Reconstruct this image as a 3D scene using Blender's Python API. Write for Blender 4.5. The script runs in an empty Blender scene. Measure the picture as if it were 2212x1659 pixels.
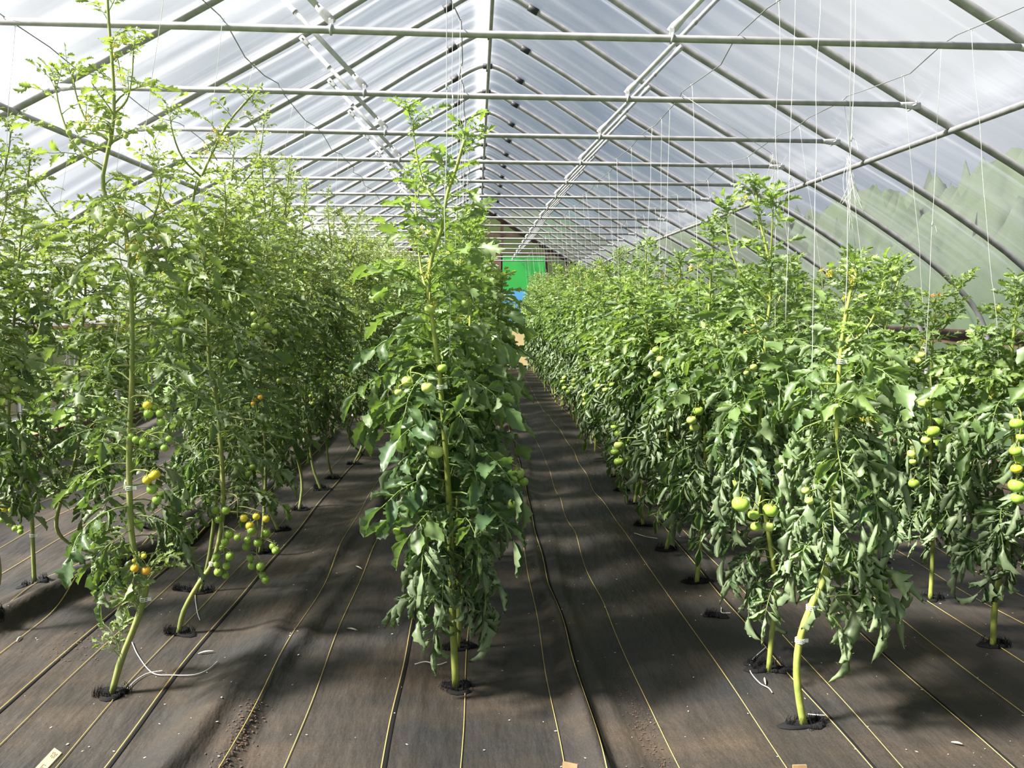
import bpy, math, random
import numpy as np
from mathutils import Vector, Matrix

scene = bpy.context.scene
COL = scene.collection
PI = math.pi
RNG = np.random.default_rng(7)
random.seed(7)

# ------------------------------------------------------------------ camera pose (measured on the photograph)
FPX, CXP, CYP = 1660.0, 1106.0, 829.5
YAW, PITCH, ROLL, CAMX, CAMH = 0.0476, 0.1008, 0.0087, -0.1209, 1.62
S = 1.05                      # spacing of the roof bows
BAR0, BOW0 = 3.684, 3.770     # first tie bar / first bow
BARZ = 1.2478 + CAMH


def drop(y):
    """the house settles a little towards its far end"""
    return -0.00125 * max(0.0, y - 10.0) ** 2


def at(px, py, Y=None, Z=None):
    """world point seen at a photo position, at a given depth Y or height Z"""
    u, v = px - CXP, py - CYP
    cr, sr = math.cos(-ROLL), math.sin(-ROLL)
    u, v = u * cr - v * sr, u * sr + v * cr
    x, yy, zz = u / FPX, 1.0, -v / FPX
    cp, sp = math.cos(PITCH), math.sin(PITCH)
    y = yy * cp + zz * sp
    z = -yy * sp + zz * cp
    cy, sy = math.cos(YAW), math.sin(YAW)
    d = np.array([x * cy + y * sy, -x * sy + y * cy, z])
    t = (Z - CAMH) / d[2] if Z is not None else Y / d[1]
    return np.array([CAMX, 0, CAMH]) + d * t


# ------------------------------------------------------------------ materials
def mat(name):
    m = bpy.data.materials.new(name)
    m.use_nodes = True
    nt = m.node_tree
    for n in list(nt.nodes):
        nt.nodes.remove(n)
    out = nt.nodes.new('ShaderNodeOutputMaterial')
    return m, nt, out


def N(nt, t, **kw):
    n = nt.nodes.new('ShaderNode' + t)
    for k, v in kw.items():
        setattr(n, k, v)
    return n


def setin(n, **kw):
    for k, v in kw.items():
        n.inputs[k.replace('_', ' ')].default_value = v


def principled(name, col, rough=0.5, metal=0.0, noise=0.0, nscale=20.0, bump=0.0, col2=None, spec=0.5):
    m, nt, out = mat(name)
    b = N(nt, 'BsdfPrincipled')
    b.inputs['Roughness'].default_value = rough
    b.inputs['Metallic'].default_value = metal
    b.inputs['Specular IOR Level'].default_value = spec
    b.inputs['Base Color'].default_value = (*col, 1)
    if noise or bump:
        tc = N(nt, 'TexCoord')
        nz = N(nt, 'TexNoise')
        nz.inputs['Scale'].default_value = nscale
        nz.inputs['Detail'].default_value = 4
        nt.links.new(tc.outputs['Object'], nz.inputs['Vector'])
        if noise:
            mx = N(nt, 'MixRGB')
            c2 = col2 if col2 else tuple(c * (1 - noise) for c in col)
            mx.inputs[1].default_value = (*col, 1)
            mx.inputs[2].default_value = (*c2, 1)
            rp = N(nt, 'ValToRGB')
            rp.color_ramp.elements[0].position = 0.38
            rp.color_ramp.elements[1].position = 0.62
            nt.links.new(nz.outputs['Fac'], rp.inputs['Fac'])
            nt.links.new(rp.outputs['Color'], mx.inputs[0])
            nt.links.new(mx.outputs[0], b.inputs['Base Color'])
        if bump:
            bp = N(nt, 'Bump')
            bp.inputs['Strength'].default_value = bump
            bp.inputs['Distance'].default_value = 0.01
            nt.links.new(nz.outputs['Fac'], bp.inputs['Height'])
            nt.links.new(bp.outputs['Normal'], b.inputs['Normal'])
    nt.links.new(b.outputs[0], out.inputs['Surface'])
    return m


def leaf_material(name, c_old, c_new, under_mix, under, trans=0.3, rough=0.45):
    m, nt, out = mat(name)
    at_ = N(nt, 'Attribute', attribute_name='tint')
    rp = N(nt, 'ValToRGB')
    e = rp.color_ramp.elements
    e[0].position, e[0].color = 0.0, (*c_old, 1)
    e[1].position, e[1].color = 1.0, (*c_new, 1)
    nt.links.new(at_.outputs['Fac'], rp.inputs['Fac'])
    geo = N(nt, 'NewGeometry')
    mu = N(nt, 'MixRGB')
    mu.inputs[0].default_value = under_mix
    mu.inputs[2].default_value = (*under, 1)
    nt.links.new(rp.outputs['Color'], mu.inputs[1])
    side = N(nt, 'MixRGB')
    nt.links.new(geo.outputs['Backfacing'], side.inputs[0])
    nt.links.new(rp.outputs['Color'], side.inputs[1])
    nt.links.new(mu.outputs[0], side.inputs[2])
    b = N(nt, 'BsdfPrincipled')
    b.inputs['Roughness'].default_value = rough
    b.inputs['Specular IOR Level'].default_value = 0.45
    nt.links.new(side.outputs[0], b.inputs['Base Color'])
    tr = N(nt, 'BsdfTranslucent')
    tcm = N(nt, 'MixRGB', blend_type='MULTIPLY')
    tcm.inputs[0].default_value = 1
    tcm.inputs[2].default_value = (1.9, 2.0, 0.8, 1)
    nt.links.new(rp.outputs['Color'], tcm.inputs[1])
    nt.links.new(tcm.outputs[0], tr.inputs['Color'])
    mx = N(nt, 'MixShader')
    mx.inputs[0].default_value = trans
    nt.links.new(b.outputs[0], mx.inputs[1])
    nt.links.new(tr.outputs[0], mx.inputs[2])
    nt.links.new(mx.outputs[0], out.inputs['Surface'])
    return m


M = {}
M['leaf_beef'] = leaf_material('leaf_beefsteak', (0.052, 0.100, 0.042), (0.23, 0.32, 0.090), 0.75, (0.21, 0.27, 0.15))
M['leaf_cherry'] = leaf_material('leaf_cherry', (0.060, 0.105, 0.038), (0.25, 0.31, 0.115), 0.7, (0.22, 0.27, 0.145))
M['stem_light'] = principled('stem_yellow_green', (0.29, 0.32, 0.065), 0.55, noise=0.35, nscale=14, bump=0.3, col2=(0.19, 0.25, 0.05))
M['stem_dark'] = principled('stem_green', (0.17, 0.22, 0.055), 0.6, noise=0.4, nscale=12, bump=0.3, col2=(0.26, 0.27, 0.09))
M['fruit_pale'] = principled('tomato_pale_green', (0.40, 0.45, 0.13), 0.28, noise=0.2, nscale=9, col2=(0.30, 0.42, 0.09))
M['fruit_green'] = principled('tomato_green', (0.20, 0.34, 0.045), 0.22, noise=0.2, nscale=9, col2=(0.28, 0.40, 0.07))
M['fruit_yellow'] = principled('tomato_yellow', (0.70, 0.48, 0.03), 0.25, noise=0.3, nscale=9, col2=(0.52, 0.52, 0.06))
M['fruit_orange'] = principled('tomato_orange', (0.80, 0.30, 0.02), 0.25, noise=0.3, nscale=8, col2=(0.62, 0.46, 0.05))
M['petal'] = principled('petal_yellow', (0.90, 0.72, 0.14), 0.5)
M['petal_dry'] = principled('petal_orange', (0.85, 0.20, 0.03), 0.6)
M['galv'] = principled('galvanised_steel', (0.335, 0.325, 0.345), 0.55, metal=0.1, noise=0.3, nscale=14, col2=(0.25, 0.243, 0.26))
M['galv_bright'] = principled('galvanised_bright', (0.45, 0.445, 0.47), 0.45, metal=0.15, noise=0.2, nscale=20)
M['tape'] = principled('black_tape', (0.018, 0.018, 0.022), 0.6)
M['wire'] = principled('grey_wire', (0.22, 0.23, 0.24), 0.5, metal=0.4)
M['twine'] = principled('white_twine', (0.50, 0.50, 0.49), 0.8)
M['clip'] = principled('clip_white_plastic', (0.82, 0.84, 0.80), 0.35)
M['fibre'] = principled('black_frayed_fibre', (0.009, 0.009, 0.010), 0.85, spec=0.15)
M['seam'] = principled('yellow_marker_thread', (0.36, 0.28, 0.085), 0.8)
M['edge'] = principled('fabric_selvedge', (0.009, 0.009, 0.010), 0.9, spec=0.1)
M['wood'] = principled('pale_wood', (0.27, 0.175, 0.085), 0.7, noise=0.25, nscale=30)
M['ink'] = principled('pencil_ink', (0.05, 0.04, 0.03), 0.8)
M['timber'] = principled('brown_timber', (0.115, 0.062, 0.045), 0.8, noise=0.35, nscale=6)
M['door'] = principled('door_brown', (0.17, 0.095, 0.075), 0.7, noise=0.2, nscale=4)
M['pgreen'] = principled('paint_green', (0.035, 0.42, 0.075), 0.6, noise=0.08, nscale=3)
M['pblue'] = principled('paint_blue', (0.10, 0.36, 0.72), 0.6, noise=0.1, nscale=3)
M['pbeige'] = principled('paint_beige', (0.74, 0.58, 0.30), 0.65, noise=0.08, nscale=4)
M['bark'] = principled('bark_crumbs', (0.085, 0.045, 0.03), 0.9, noise=0.4, nscale=30)
M['flake'] = principled('dry_petal_flakes', (0.55, 0.50, 0.40), 0.8, noise=0.3, nscale=30)
M['grass'] = principled('outside_grass', (0.06, 0.12, 0.025), 0.9, noise=0.5, nscale=1.2, col2=(0.10, 0.16, 0.045))
M['trees'] = principled('outside_trees', (0.022, 0.037, 0.018), 0.9, noise=0.5, nscale=0.5, col2=(0.033, 0.050, 0.023), bump=1.0)


def film_material(name, transp, tint=(0.93, 0.955, 0.97), wave=True, tcol=(0.86, 0.90, 0.93)):
    """greenhouse polythene: partly clear, partly milky, a little glossy"""
    m, nt, out = mat(name)
    tc = N(nt, 'TexCoord')
    mp = N(nt, 'Mapping')
    mp.inputs['Scale'].default_value = (0.28, 4.0, 0.28)
    nz = N(nt, 'TexNoise')
    nz.inputs['Scale'].default_value = 1.0
    nz.inputs['Detail'].default_value = 3
    nz.inputs['Roughness'].default_value = 0.5
    nz.inputs['Distortion'].default_value = 0.5
    nt.links.new(tc.outputs['Object'], mp.inputs['Vector'])
    nt.links.new(mp.outputs['Vector'], nz.inputs['Vector'])
    bp = N(nt, 'Bump')
    bp.inputs['Strength'].default_value = 0.9
    bp.inputs['Distance'].default_value = 0.05
    nt.links.new(nz.outputs['Fac'], bp.inputs['Height'])
    tp = N(nt, 'BsdfTransparent')
    tp.inputs['Color'].default_value = (*tint, 1)
    tl = N(nt, 'BsdfTranslucent')
    tl.inputs['Color'].default_value = (*tcol, 1)
    nt.links.new(bp.outputs['Normal'], tl.inputs['Normal'])
    gl = N(nt, 'BsdfGlossy')
    gl.inputs['Roughness'].default_value = 0.22
    nt.links.new(bp.outputs['Normal'], gl.inputs['Normal'])
    # folds in the sheet are milkier than the stretched parts
    mr = N(nt, 'MapRange')
    mr.inputs['From Min'].default_value = 0.40
    mr.inputs['From Max'].default_value = 0.68
    mr.inputs['To Min'].default_value = 1 - transp - 0.06
    mr.inputs['To Max'].default_value = 1 - transp + 0.10
    nt.links.new(nz.outputs['Fac'], mr.inputs['Value'])
    # painted glare along the pipes ('milk') makes the sheet white there
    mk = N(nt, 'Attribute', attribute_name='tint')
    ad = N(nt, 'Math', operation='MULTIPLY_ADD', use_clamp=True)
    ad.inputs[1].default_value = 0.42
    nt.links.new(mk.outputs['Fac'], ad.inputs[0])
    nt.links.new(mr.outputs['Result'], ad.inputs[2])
    m1 = N(nt, 'MixShader')
    nt.links.new(ad.outputs[0], m1.inputs[0])
    nt.links.new(tp.outputs[0], m1.inputs[1])
    nt.links.new(tl.outputs[0], m1.inputs[2])
    fr = N(nt, 'Fresnel')
    fr.inputs['IOR'].default_value = 1.35
    m2 = N(nt, 'MixShader')
    nt.links.new(fr.outputs[0], m2.inputs[0])
    nt.links.new(m1.outputs[0], m2.inputs[1])
    nt.links.new(gl.outputs[0], m2.inputs[2])
    nt.links.new(m2.outputs[0], out.inputs['Surface'])
    return m


M['film'] = film_material('polythene_film', 0.88, (0.92, 0.945, 0.965), tcol=(0.35, 0.375, 0.42))
M['film_side'] = film_material('polythene_side_curtain', 0.25, tcol=(0.4, 0.41, 0.42))
M['fibreglass'] = film_material('fibreglass_panel', 0.25, (0.70, 0.74, 0.48), tcol=(0.25, 0.26, 0.15))


def fabric_material():
    m, nt, out = mat('woven_ground_fabric')
    tc = N(nt, 'TexCoord')
    b = N(nt, 'BsdfPrincipled')
    b.inputs['Roughness'].default_value = 0.62
    b.inputs['Specular IOR Level'].default_value = 0.35
    n1 = N(nt, 'TexNoise')
    n1.inputs['Scale'].default_value = 1.6
    n1.inputs['Detail'].default_value = 7
    n1.inputs['Roughness'].default_value = 0.62
    mp = N(nt, 'Mapping')
    mp.inputs['Scale'].default_value = (0.8, 1.3, 1)
    nt.links.new(tc.outputs['Object'], mp.inputs['Vector'])
    nt.links.new(mp.outputs['Vector'], n1.inputs['Vector'])
    r1 = N(nt, 'ValToRGB')
    e = r1.color_ramp.elements
    e[0].position, e[0].color = 0.36, (0.019, 0.018, 0.0185, 1)
    e[1].position, e[1].color = 0.70, (0.058, 0.042, 0.030, 1)
    k = r1.color_ramp.elements.new(0.52)
    k.color = (0.031, 0.0255, 0.021, 1)
    nt.links.new(n1.outputs['Fac'], r1.inputs['Fac'])
    # weave: fine dark grain
    n2 = N(nt, 'TexNoise')
    n2.inputs['Scale'].default_value = 160
    n2.inputs['Detail'].default_value = 2
    nt.links.new(tc.outputs['Object'], n2.inputs['Vector'])
    mx = N(nt, 'MixRGB', blend_type='MULTIPLY')
    mx.inputs[0].default_value = 0.55
    r2 = N(nt, 'ValToRGB')
    r2.color_ramp.elements[0].position = 0.3
    r2.color_ramp.elements[0].color = (0.45, 0.45, 0.45, 1)
    r2.color_ramp.elements[1].position = 0.7
    r2.color_ramp.elements[1].color = (1.25, 1.25, 1.25, 1)
    nt.links.new(n2.outputs['Fac'], r2.inputs['Fac'])
    nt.links.new(r1.outputs['Color'], mx.inputs[1])
    nt.links.new(r2.outputs['Color'], mx.inputs[2])
    nt.links.new(mx.outputs[0], b.inputs['Base Color'])
    n3 = N(nt, 'TexNoise')
    n3.inputs['Scale'].default_value = 3.0
    n3.inputs['Detail'].default_value = 5
    mp3 = N(nt, 'Mapping')
    mp3.inputs['Scale'].default_value = (2.6, 0.8, 1)
    nt.links.new(tc.outputs['Object'], mp3.inputs['Vector'])
    nt.links.new(mp3.outputs['Vector'], n3.inputs['Vector'])
    bp = N(nt, 'Bump')
    bp.inputs['Strength'].default_value = 0.7
    bp.inputs['Distance'].default_value = 0.04
    nt.links.new(n3.outputs['Fac'], bp.inputs['Height'])
    nt.links.new(bp.outputs['Normal'], b.inputs['Normal'])
    nt.links.new(b.outputs[0], out.inputs['Surface'])
    return m


M['fabric'] = fabric_material()


# ------------------------------------------------------------------ mesh collecting
class Geo:
    """collects vertices and quads (numpy), then links them as ONE mesh object"""

    def __init__(self):
        self.v, self.q, self.m, self.t, self.s, self.n = [], [], [], [], [], 0

    def add(self, V, Q, mi=0, tint=0.5):
        V = np.asarray(V, float).reshape(-1, 3)
        Q = np.asarray(Q, int).reshape(-1, 4)
        self.v.append(V)
        self.q.append(Q + self.n)
        self.m.append(np.full(len(Q), mi, int))
        self.t.append(np.broadcast_to(np.asarray(tint, float), (len(V),)).copy())
        self.s.append(np.full(len(Q), not (len(V) == 8 and len(Q) == 6)))   # boxes stay flat-faced
        self.n += len(V)
        return self

    def mesh(self, name, mats, tint=False):
        V = np.concatenate(self.v)
        Q = np.concatenate(self.q)
        mi = np.concatenate(self.m)
        me = bpy.data.meshes.new(name)
        me.vertices.add(len(V))
        me.vertices.foreach_set('co', V.astype(np.float32).ravel())
        me.loops.add(len(Q) * 4)
        me.loops.foreach_set('vertex_index', Q.astype(np.int32).ravel())
        me.polygons.add(len(Q))
        me.polygons.foreach_set('loop_start', np.arange(0, len(Q) * 4, 4, dtype=np.int32))
        me.polygons.foreach_set('material_index', mi.astype(np.int32))
        me.polygons.foreach_set('use_smooth', np.concatenate(self.s))
        for x in mats:
            me.materials.append(M[x])
        if tint:
            a = me.attributes.new('tint', 'FLOAT', 'POINT')
            a.data.foreach_set('value', np.clip(np.concatenate(self.t), 0, 1).astype(np.float32))
        me.update(calc_edges=True)
        return me

    def build(self, name, mats, parent=None, tint=False, loc=None):
        if isinstance(mats, str):
            mats = [mats]
        return link(name, self.mesh(name, mats, tint), parent, loc)


def link(name, me, parent=None, loc=None):
    o = bpy.data.objects.new(name, me)
    COL.objects.link(o)
    if parent:
        o.parent = parent
    if loc is not None:
        o.location = tuple(loc)
    return o


def tag(o, label, cat, group=None):
    o['label'] = label
    o['category'] = cat
    if group:
        o['group'] = group
    return o


def struct(o):
    o['kind'] = 'structure'
    return o


def empty(name, loc, label, cat, group=None):
    o = bpy.data.objects.new(name, None)
    o.empty_display_size = 0.1
    COL.objects.link(o)
    o.location = tuple(loc)
    return tag(o, label, cat, group)


def copy_tree(o, parent=None, kids={}):
    c = o.copy()
    COL.objects.link(c)
    if parent:
        c.parent = parent
    for ch in kids.get(o.name, []):
        copy_tree(ch, c, kids)
    return c


def unit(v):
    v = np.asarray(v, float)
    return v / max(1e-9, np.linalg.norm(v))


def tube(pts, rad, seg=6, cap=True, squash=None):
    """swept round tube along a polyline; quads only (caps collapse to a small ring)"""
    pts = np.asarray(pts, float)
    n = len(pts)
    rad = np.broadcast_to(np.asarray(rad, float), (n,)).copy()
    if cap:
        t0 = unit(pts[1] - pts[0])
        t1 = unit(pts[-1] - pts[-2])
        pts = np.concatenate([[pts[0] - t0 * 1e-4], pts, [pts[-1] + t1 * 1e-4]])
        rad = np.concatenate([[rad[0] * 0.02], rad, [rad[-1] * 0.02]])
        n += 2
    tan = np.gradient(pts, axis=0)
    tan /= np.maximum(1e-9, np.linalg.norm(tan, axis=1))[:, None]
    if cap:
        tan[0], tan[-1] = tan[1], tan[-2]
    ref = np.array([0, 0, 1.0]) if abs(tan[0][2]) < 0.9 else np.array([1.0, 0, 0])
    a = unit(np.cross(ref, tan[0]))
    ang = np.arange(seg) * 2 * PI / seg
    V = []
    for i in range(n):
        a = unit(a - tan[i] * np.dot(a, tan[i]))
        b = np.cross(tan[i], a)
        V.append(pts[i] + rad[i] * (np.cos(ang)[:, None] * a + np.sin(ang)[:, None] * b))
    V = np.concatenate(V)
    i, j = np.meshgrid(np.arange(n - 1), np.arange(seg), indexing='ij')
    j2 = (j + 1) % seg
    Q = np.stack([i * seg + j, i * seg + j2, (i + 1) * seg + j2, (i + 1) * seg + j], -1).reshape(-1, 4)
    return V, Q


def box(c, size, rot=None):
    s = np.array(size) / 2
    V = np.array([[x, y, z] for z in (-1, 1) for y in (-1, 1) for x in (-1, 1)], float) * s
    if rot is not None:
        V = V @ np.array(rot).T
    V = V + np.asarray(c, float)
    Q = [[0, 2, 3, 1], [4, 5, 7, 6], [0, 1, 5, 4], [2, 6, 7, 3], [0, 4, 6, 2], [1, 3, 7, 5]]
    return V, Q


def smooth_path(pts, n):
    """Catmull-Rom through the points, n samples"""
    P = np.asarray(pts, float)
    P = np.concatenate([[2 * P[0] - P[1]], P, [2 * P[-1] - P[-2]]])
    m = len(P) - 3
    out = []
    for s in np.linspace(0, m - 1e-6, n):
        i = int(s)
        t = s - i
        a, b, c, d = P[i:i + 4]
        out.append(0.5 * ((2 * b) + (-a + c) * t + (2 * a - 5 * b + 4 * c - d) * t * t + (-a + 3 * b - 3 * c + d) * t ** 3))
    return np.array(out)


def lathe(profile, seg, ribs=0, ribamp=0.0):
    ang = np.arange(seg) * 2 * PI / seg
    V = []
    for r, z in profile:
        rr = r * (1 + ribamp * np.cos(ang * ribs))
        V.append(np.stack([rr * np.cos(ang), rr * np.sin(ang), np.full(seg, z)], 1))
    n = len(profile)
    i, j = np.meshgrid(np.arange(n - 1), np.arange(seg), indexing='ij')
    j2 = (j + 1) % seg
    Q = np.stack([i * seg + j, i * seg + j2, (i + 1) * seg + j2, (i + 1) * seg + j], -1).reshape(-1, 4)
    return np.concatenate(V), Q


# ------------------------------------------------------------------ ground
FOLDS = [  # (points (x, y) of a crease, height, width to the left, width to the right)
    ([(-1.32, 1.5), (-1.16, 2.6), (-1.10, 3.8), (-0.95, 5.5), (-0.86, 6.8), (-0.85, 21)], 0.075, 0.12, 0.055),
    ([(-1.05, 1.5), (-0.98, 3.2), (-0.84, 5.0), (-0.78, 21)], 0.042, 0.08, 0.045),
    ([(-2.9, 1.5), (-2.75, 3.2), (-2.49, 3.8), (-2.06, 5.1), (-1.9, 7), (-1.9, 21)], 0.13, 0.15, 0.06),
    ([(-3.1, 1.5), (-2.95, 3.2), (-2.6, 4.2), (-2.3, 5.2), (-2.2, 21)], 0.08, 0.10, 0.06),
    ([(0.40, 1.5), (0.35, 2.6), (0.33, 3.5), (0.25, 4.4), (0.30, 5.4), (0.32, 21)], 0.05, 0.06, 0.03),
    ([(0.46, 1.5), (0.43, 3.0), (0.40, 4.2), (0.42, 21)], 0.018, 0.04, 0.03),
    ([(-0.38, 1.5), (-0.36, 3.5), (-0.35, 21)], 0.008, 0.02, 0.012),
    ([(1.37, 1.5), (1.36, 3.0), (1.33, 21)], 0.012, 0.02, 0.02),
    ([(2.05, 1.5), (2.02, 3.6), (2.0, 21)], 0.02, 0.03, 0.02),
    ([(3.2, 1.5), (3.1, 21)], 0.05, 0.08, 0.05),
    ([(-3.9, 1.5), (-3.8, 21)], 0.06, 0.1, 0.08),
]
_ph = np.random.default_rng(3).uniform(0, 6.28, (14, 2))
_fr = np.random.default_rng(4).uniform(0.5, 3.2, (14, 2)) * np.random.default_rng(5).choice([-1, 1], (14, 2))


def floor_z(x, y):
    x = np.asarray(x, float)
    y = np.asarray(y, float)
    z = np.zeros(np.broadcast(x, y).shape)
    for i in range(14):
        z = z + 0.010 / (0.7 + 0.5 * abs(_fr[i, 0] * _fr[i, 1])) * np.sin(_fr[i, 0] * x + _fr[i, 1] * y + _ph[i, 0])
    # cross ripples in the walking aisle right of the centre row
    z = z + 0.020 * np.exp(-((x - 0.68) / 0.34) ** 2) * np.sin(y * 5.2 + 1.2 * np.sin(y * 0.9) + x) - 0.03 * np.exp(-((x - 0.55) / 0.22) ** 2)
    for pts, h, wl, wr in FOLDS:
        p = np.array(pts)
        xf = np.interp(y, p[:, 1], p[:, 0]) + 0.02 * np.sin(y * 2.3 + h * 90)
        d = x - xf
        w = np.where(d < 0, wl, wr)
        z = z + h * np.exp(-(d / w) ** 2) * (0.75 + 0.25 * np.sin(y * 1.7 + h * 50))
    return z


def fz(x, y):
    return float(floor_z(x, y))


def floor_build():
    xs = np.arange(-4.9, 4.9001, 0.0175)
    ys = np.concatenate([np.arange(1.2, 6.0, 0.022), np.geomspace(6.0, 21.2, 260)])
    X, Y = np.meshgrid(xs, ys, indexing='ij')
    V = np.stack([X, Y, floor_z(X, Y)], -1).reshape(-1, 3)
    ny = len(ys)
    i, j = np.meshgrid(np.arange(len(xs) - 1), np.arange(ny - 1), indexing='ij')
    Q = np.stack([i * ny + j, (i + 1) * ny + j, (i + 1) * ny + j + 1, i * ny + j + 1], -1).reshape(-1, 4)
    g = Geo().add(V, Q, 0)
    # woven marker threads and the dark selvedges where two widths overlap
    ly = np.concatenate([np.arange(1.25, 7, 0.03), np.geomspace(7, 21, 120)])
    lines = [-3.95, -3.6, -3.25, -2.95, -2.60, -2.30, -2.02, -1.86, -1.57, -1.40, -1.0, -0.79, -0.44, -0.16, 0.19, 0.325, 0.61, 0.965, 1.29, 1.395, 1.80, 2.10, 2.42, 2.75, 3.05, 3.4, 3.75, 4.1]
    r = np.random.default_rng(11)
    for li, x0 in enumerate(lines):
        w = 0.0017 if li % 3 else 0.0021
        a1, a2, p1, p2 = r.uniform(0.008, 0.022), r.uniform(0.003, 0.007), *r.uniform(0, 6.28, 2)
        lx = x0 + a1 * np.sin(ly * r.uniform(0.7, 1.5) + p1) + a2 * np.sin(ly * r.uniform(4, 7) + p2)
        for off, ww, mi, lift in ([(0, w, 1, 0.005)] + ([(0.011, 0.006, 2, 0.003)] if x0 in (-0.44, 0.325, 1.29, 1.80, -1.40, -2.02) else [])):
            L = np.stack([lx + off - ww, ly, floor_z(lx + off - ww, ly) + lift], 1)
            C = np.stack([lx + off, ly, floor_z(lx + off, ly) + lift + 0.002], 1)
            R = np.stack([lx + off + ww, ly, floor_z(lx + off + ww, ly) + lift], 1)
            Vr = np.stack([L, C, R], 1).reshape(-1, 3)
            k = np.arange(len(ly) - 1) * 3
            Qr = np.concatenate([np.stack([k, k + 1, k + 4, k + 3], 1), np.stack([k + 1, k + 2, k + 5, k + 4], 1)])
            g.add(Vr, Qr, mi)
    return struct(g.build('floor', ['fabric', 'seam', 'edge']))


FLOOR = floor_build()


def planting_hole(x, y, r, seed):
    """ragged cut in the fabric with burnt, frayed black fibres around it"""
    rg = np.random.default_rng(seed)
    g = Geo()
    n = 20
    ang = np.arange(n) * 2 * PI / n
    o1, o2 = rg.uniform(0, 6.28, 2)
    rad = r * (0.85 + 0.3 * np.sin(ang * 2 + o1) + 0.2 * np.sin(ang * 3 + o2) + 0.25 * (rg.random(n) - 0.5))
    rings = []
    for f, dz in ((0.02, 0.006), (0.55, 0.006), (1.0, 0.014), (1.15, 0.003)):
        px = x + 1.35 * rad * f * np.cos(ang)
        py = y + 0.8 * rad * f * np.sin(ang)
        rings.append(np.stack([px, py, floor_z(px, py) + dz * (0.7 + 0.6 * rg.random(n))], 1))
    i, j = np.meshgrid(np.arange(3), np.arange(n), indexing='ij')
    j2 = (j + 1) % n
    g.add(np.concatenate(rings), np.stack([i * n + j, i * n + j2, (i + 1) * n + j2, (i + 1) * n + j], -1).reshape(-1, 4))
    for _ in range(90):
        a = o1 + rg.normal(0, 0.9) + (2.2 if rg.random() < 0.3 else 0)
        rr = r * rg.uniform(0.7, 1.1)
        px, py = x + 1.35 * rr * math.cos(a), y + 0.8 * rr * math.sin(a)
        h = rg.uniform(0.015, 0.045)
        p0 = np.array([px, py, fz(px, py) + 0.004])
        p1 = p0 + np.array([-0.3 * h * math.cos(a) + rg.normal(0, 0.008), -0.3 * h * math.sin(a) + rg.normal(0, 0.006), h])
        g.add(*tube([p0, (p0 + p1) / 2 + [0, 0, h * .12], p1], [0.0012, 0.0009, 0.0004], 3))
    return g.build('planting_hole', 'fibre', FLOOR)


# ------------------------------------------------------------------ leaves
def leaflet(L, W, ns, nc, fold, roll, bend, twist, lobe, rg, crinkle=0.05):
    t = np.linspace(0, 1, ns + 1)
    w = W * (np.sin(PI * np.clip(t, 0, 1) ** 0.72) ** 0.85) * (1 - 0.25 * t)
    w[0], w[-1] = W * 0.03, W * 0.02
    if lobe:
        k = np.ones(ns + 1)
        k[1:-1] = np.where(np.arange(1, ns) % 2 == 0, 1.0 - lobe, 1.0 + lobe * 0.4) * rg.uniform(0.85, 1.15, ns - 1)
        w = w * k
    u = np.linspace(-1, 1, nc + 1)
    du = np.abs(u[1] - u[0])
    ua = np.abs(u)
    ang = fold + roll * ua ** 1.3
    half = np.linspace(0, 1, 9)
    a = fold + roll * half ** 1.3
    cy = np.concatenate([[0], np.cumsum((np.cos(a[1:]) + np.cos(a[:-1])) / 2 * (1 / 8))])
    cz = np.concatenate([[0], np.cumsum((np.sin(a[1:]) + np.sin(a[:-1])) / 2 * (1 / 8))])
    y = np.sign(u) * np.interp(ua, half, cy)
    z = np.interp(ua, half, cz)
    b = bend * t
    x0 = np.concatenate([[0], np.cumsum(np.cos(b[:-1])) / ns]) * L
    z0 = -np.concatenate([[0], np.cumsum(np.sin(b[:-1])) / ns]) * L
    tw = twist * t
    Yl = w[:, None] * y[None, :]
    Zl = w[:, None] * z[None, :] + crinkle * W * rg.normal(0, 1, (ns + 1, nc + 1)) * ua[None, :]
    Yr = Yl * np.cos(tw)[:, None] - Zl * np.sin(tw)[:, None]
    Zr = Yl * np.sin(tw)[:, None] + Zl * np.cos(tw)[:, None]
    # lobes sweep towards the tip
    sweep = (w[:, None] * ua[None, :]) * 0.35
    X = x0[:, None] + Zr * np.sin(b)[:, None] + sweep * np.cos(b)[:, None]
    Z = z0[:, None] + Zr * np.cos(b)[:, None] - sweep * np.sin(b)[:, None]
    V = np.stack([X, Yr, Z], -1).reshape(-1, 3)
    i, j = np.meshgrid(np.arange(ns), np.arange(nc), indexing='ij')
    c = nc + 1
    Q = np.stack([i * c + j, (i + 1) * c + j, (i + 1) * c + j + 1, i * c + j + 1], -1).reshape(-1, 4)
    return V, Q


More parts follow.
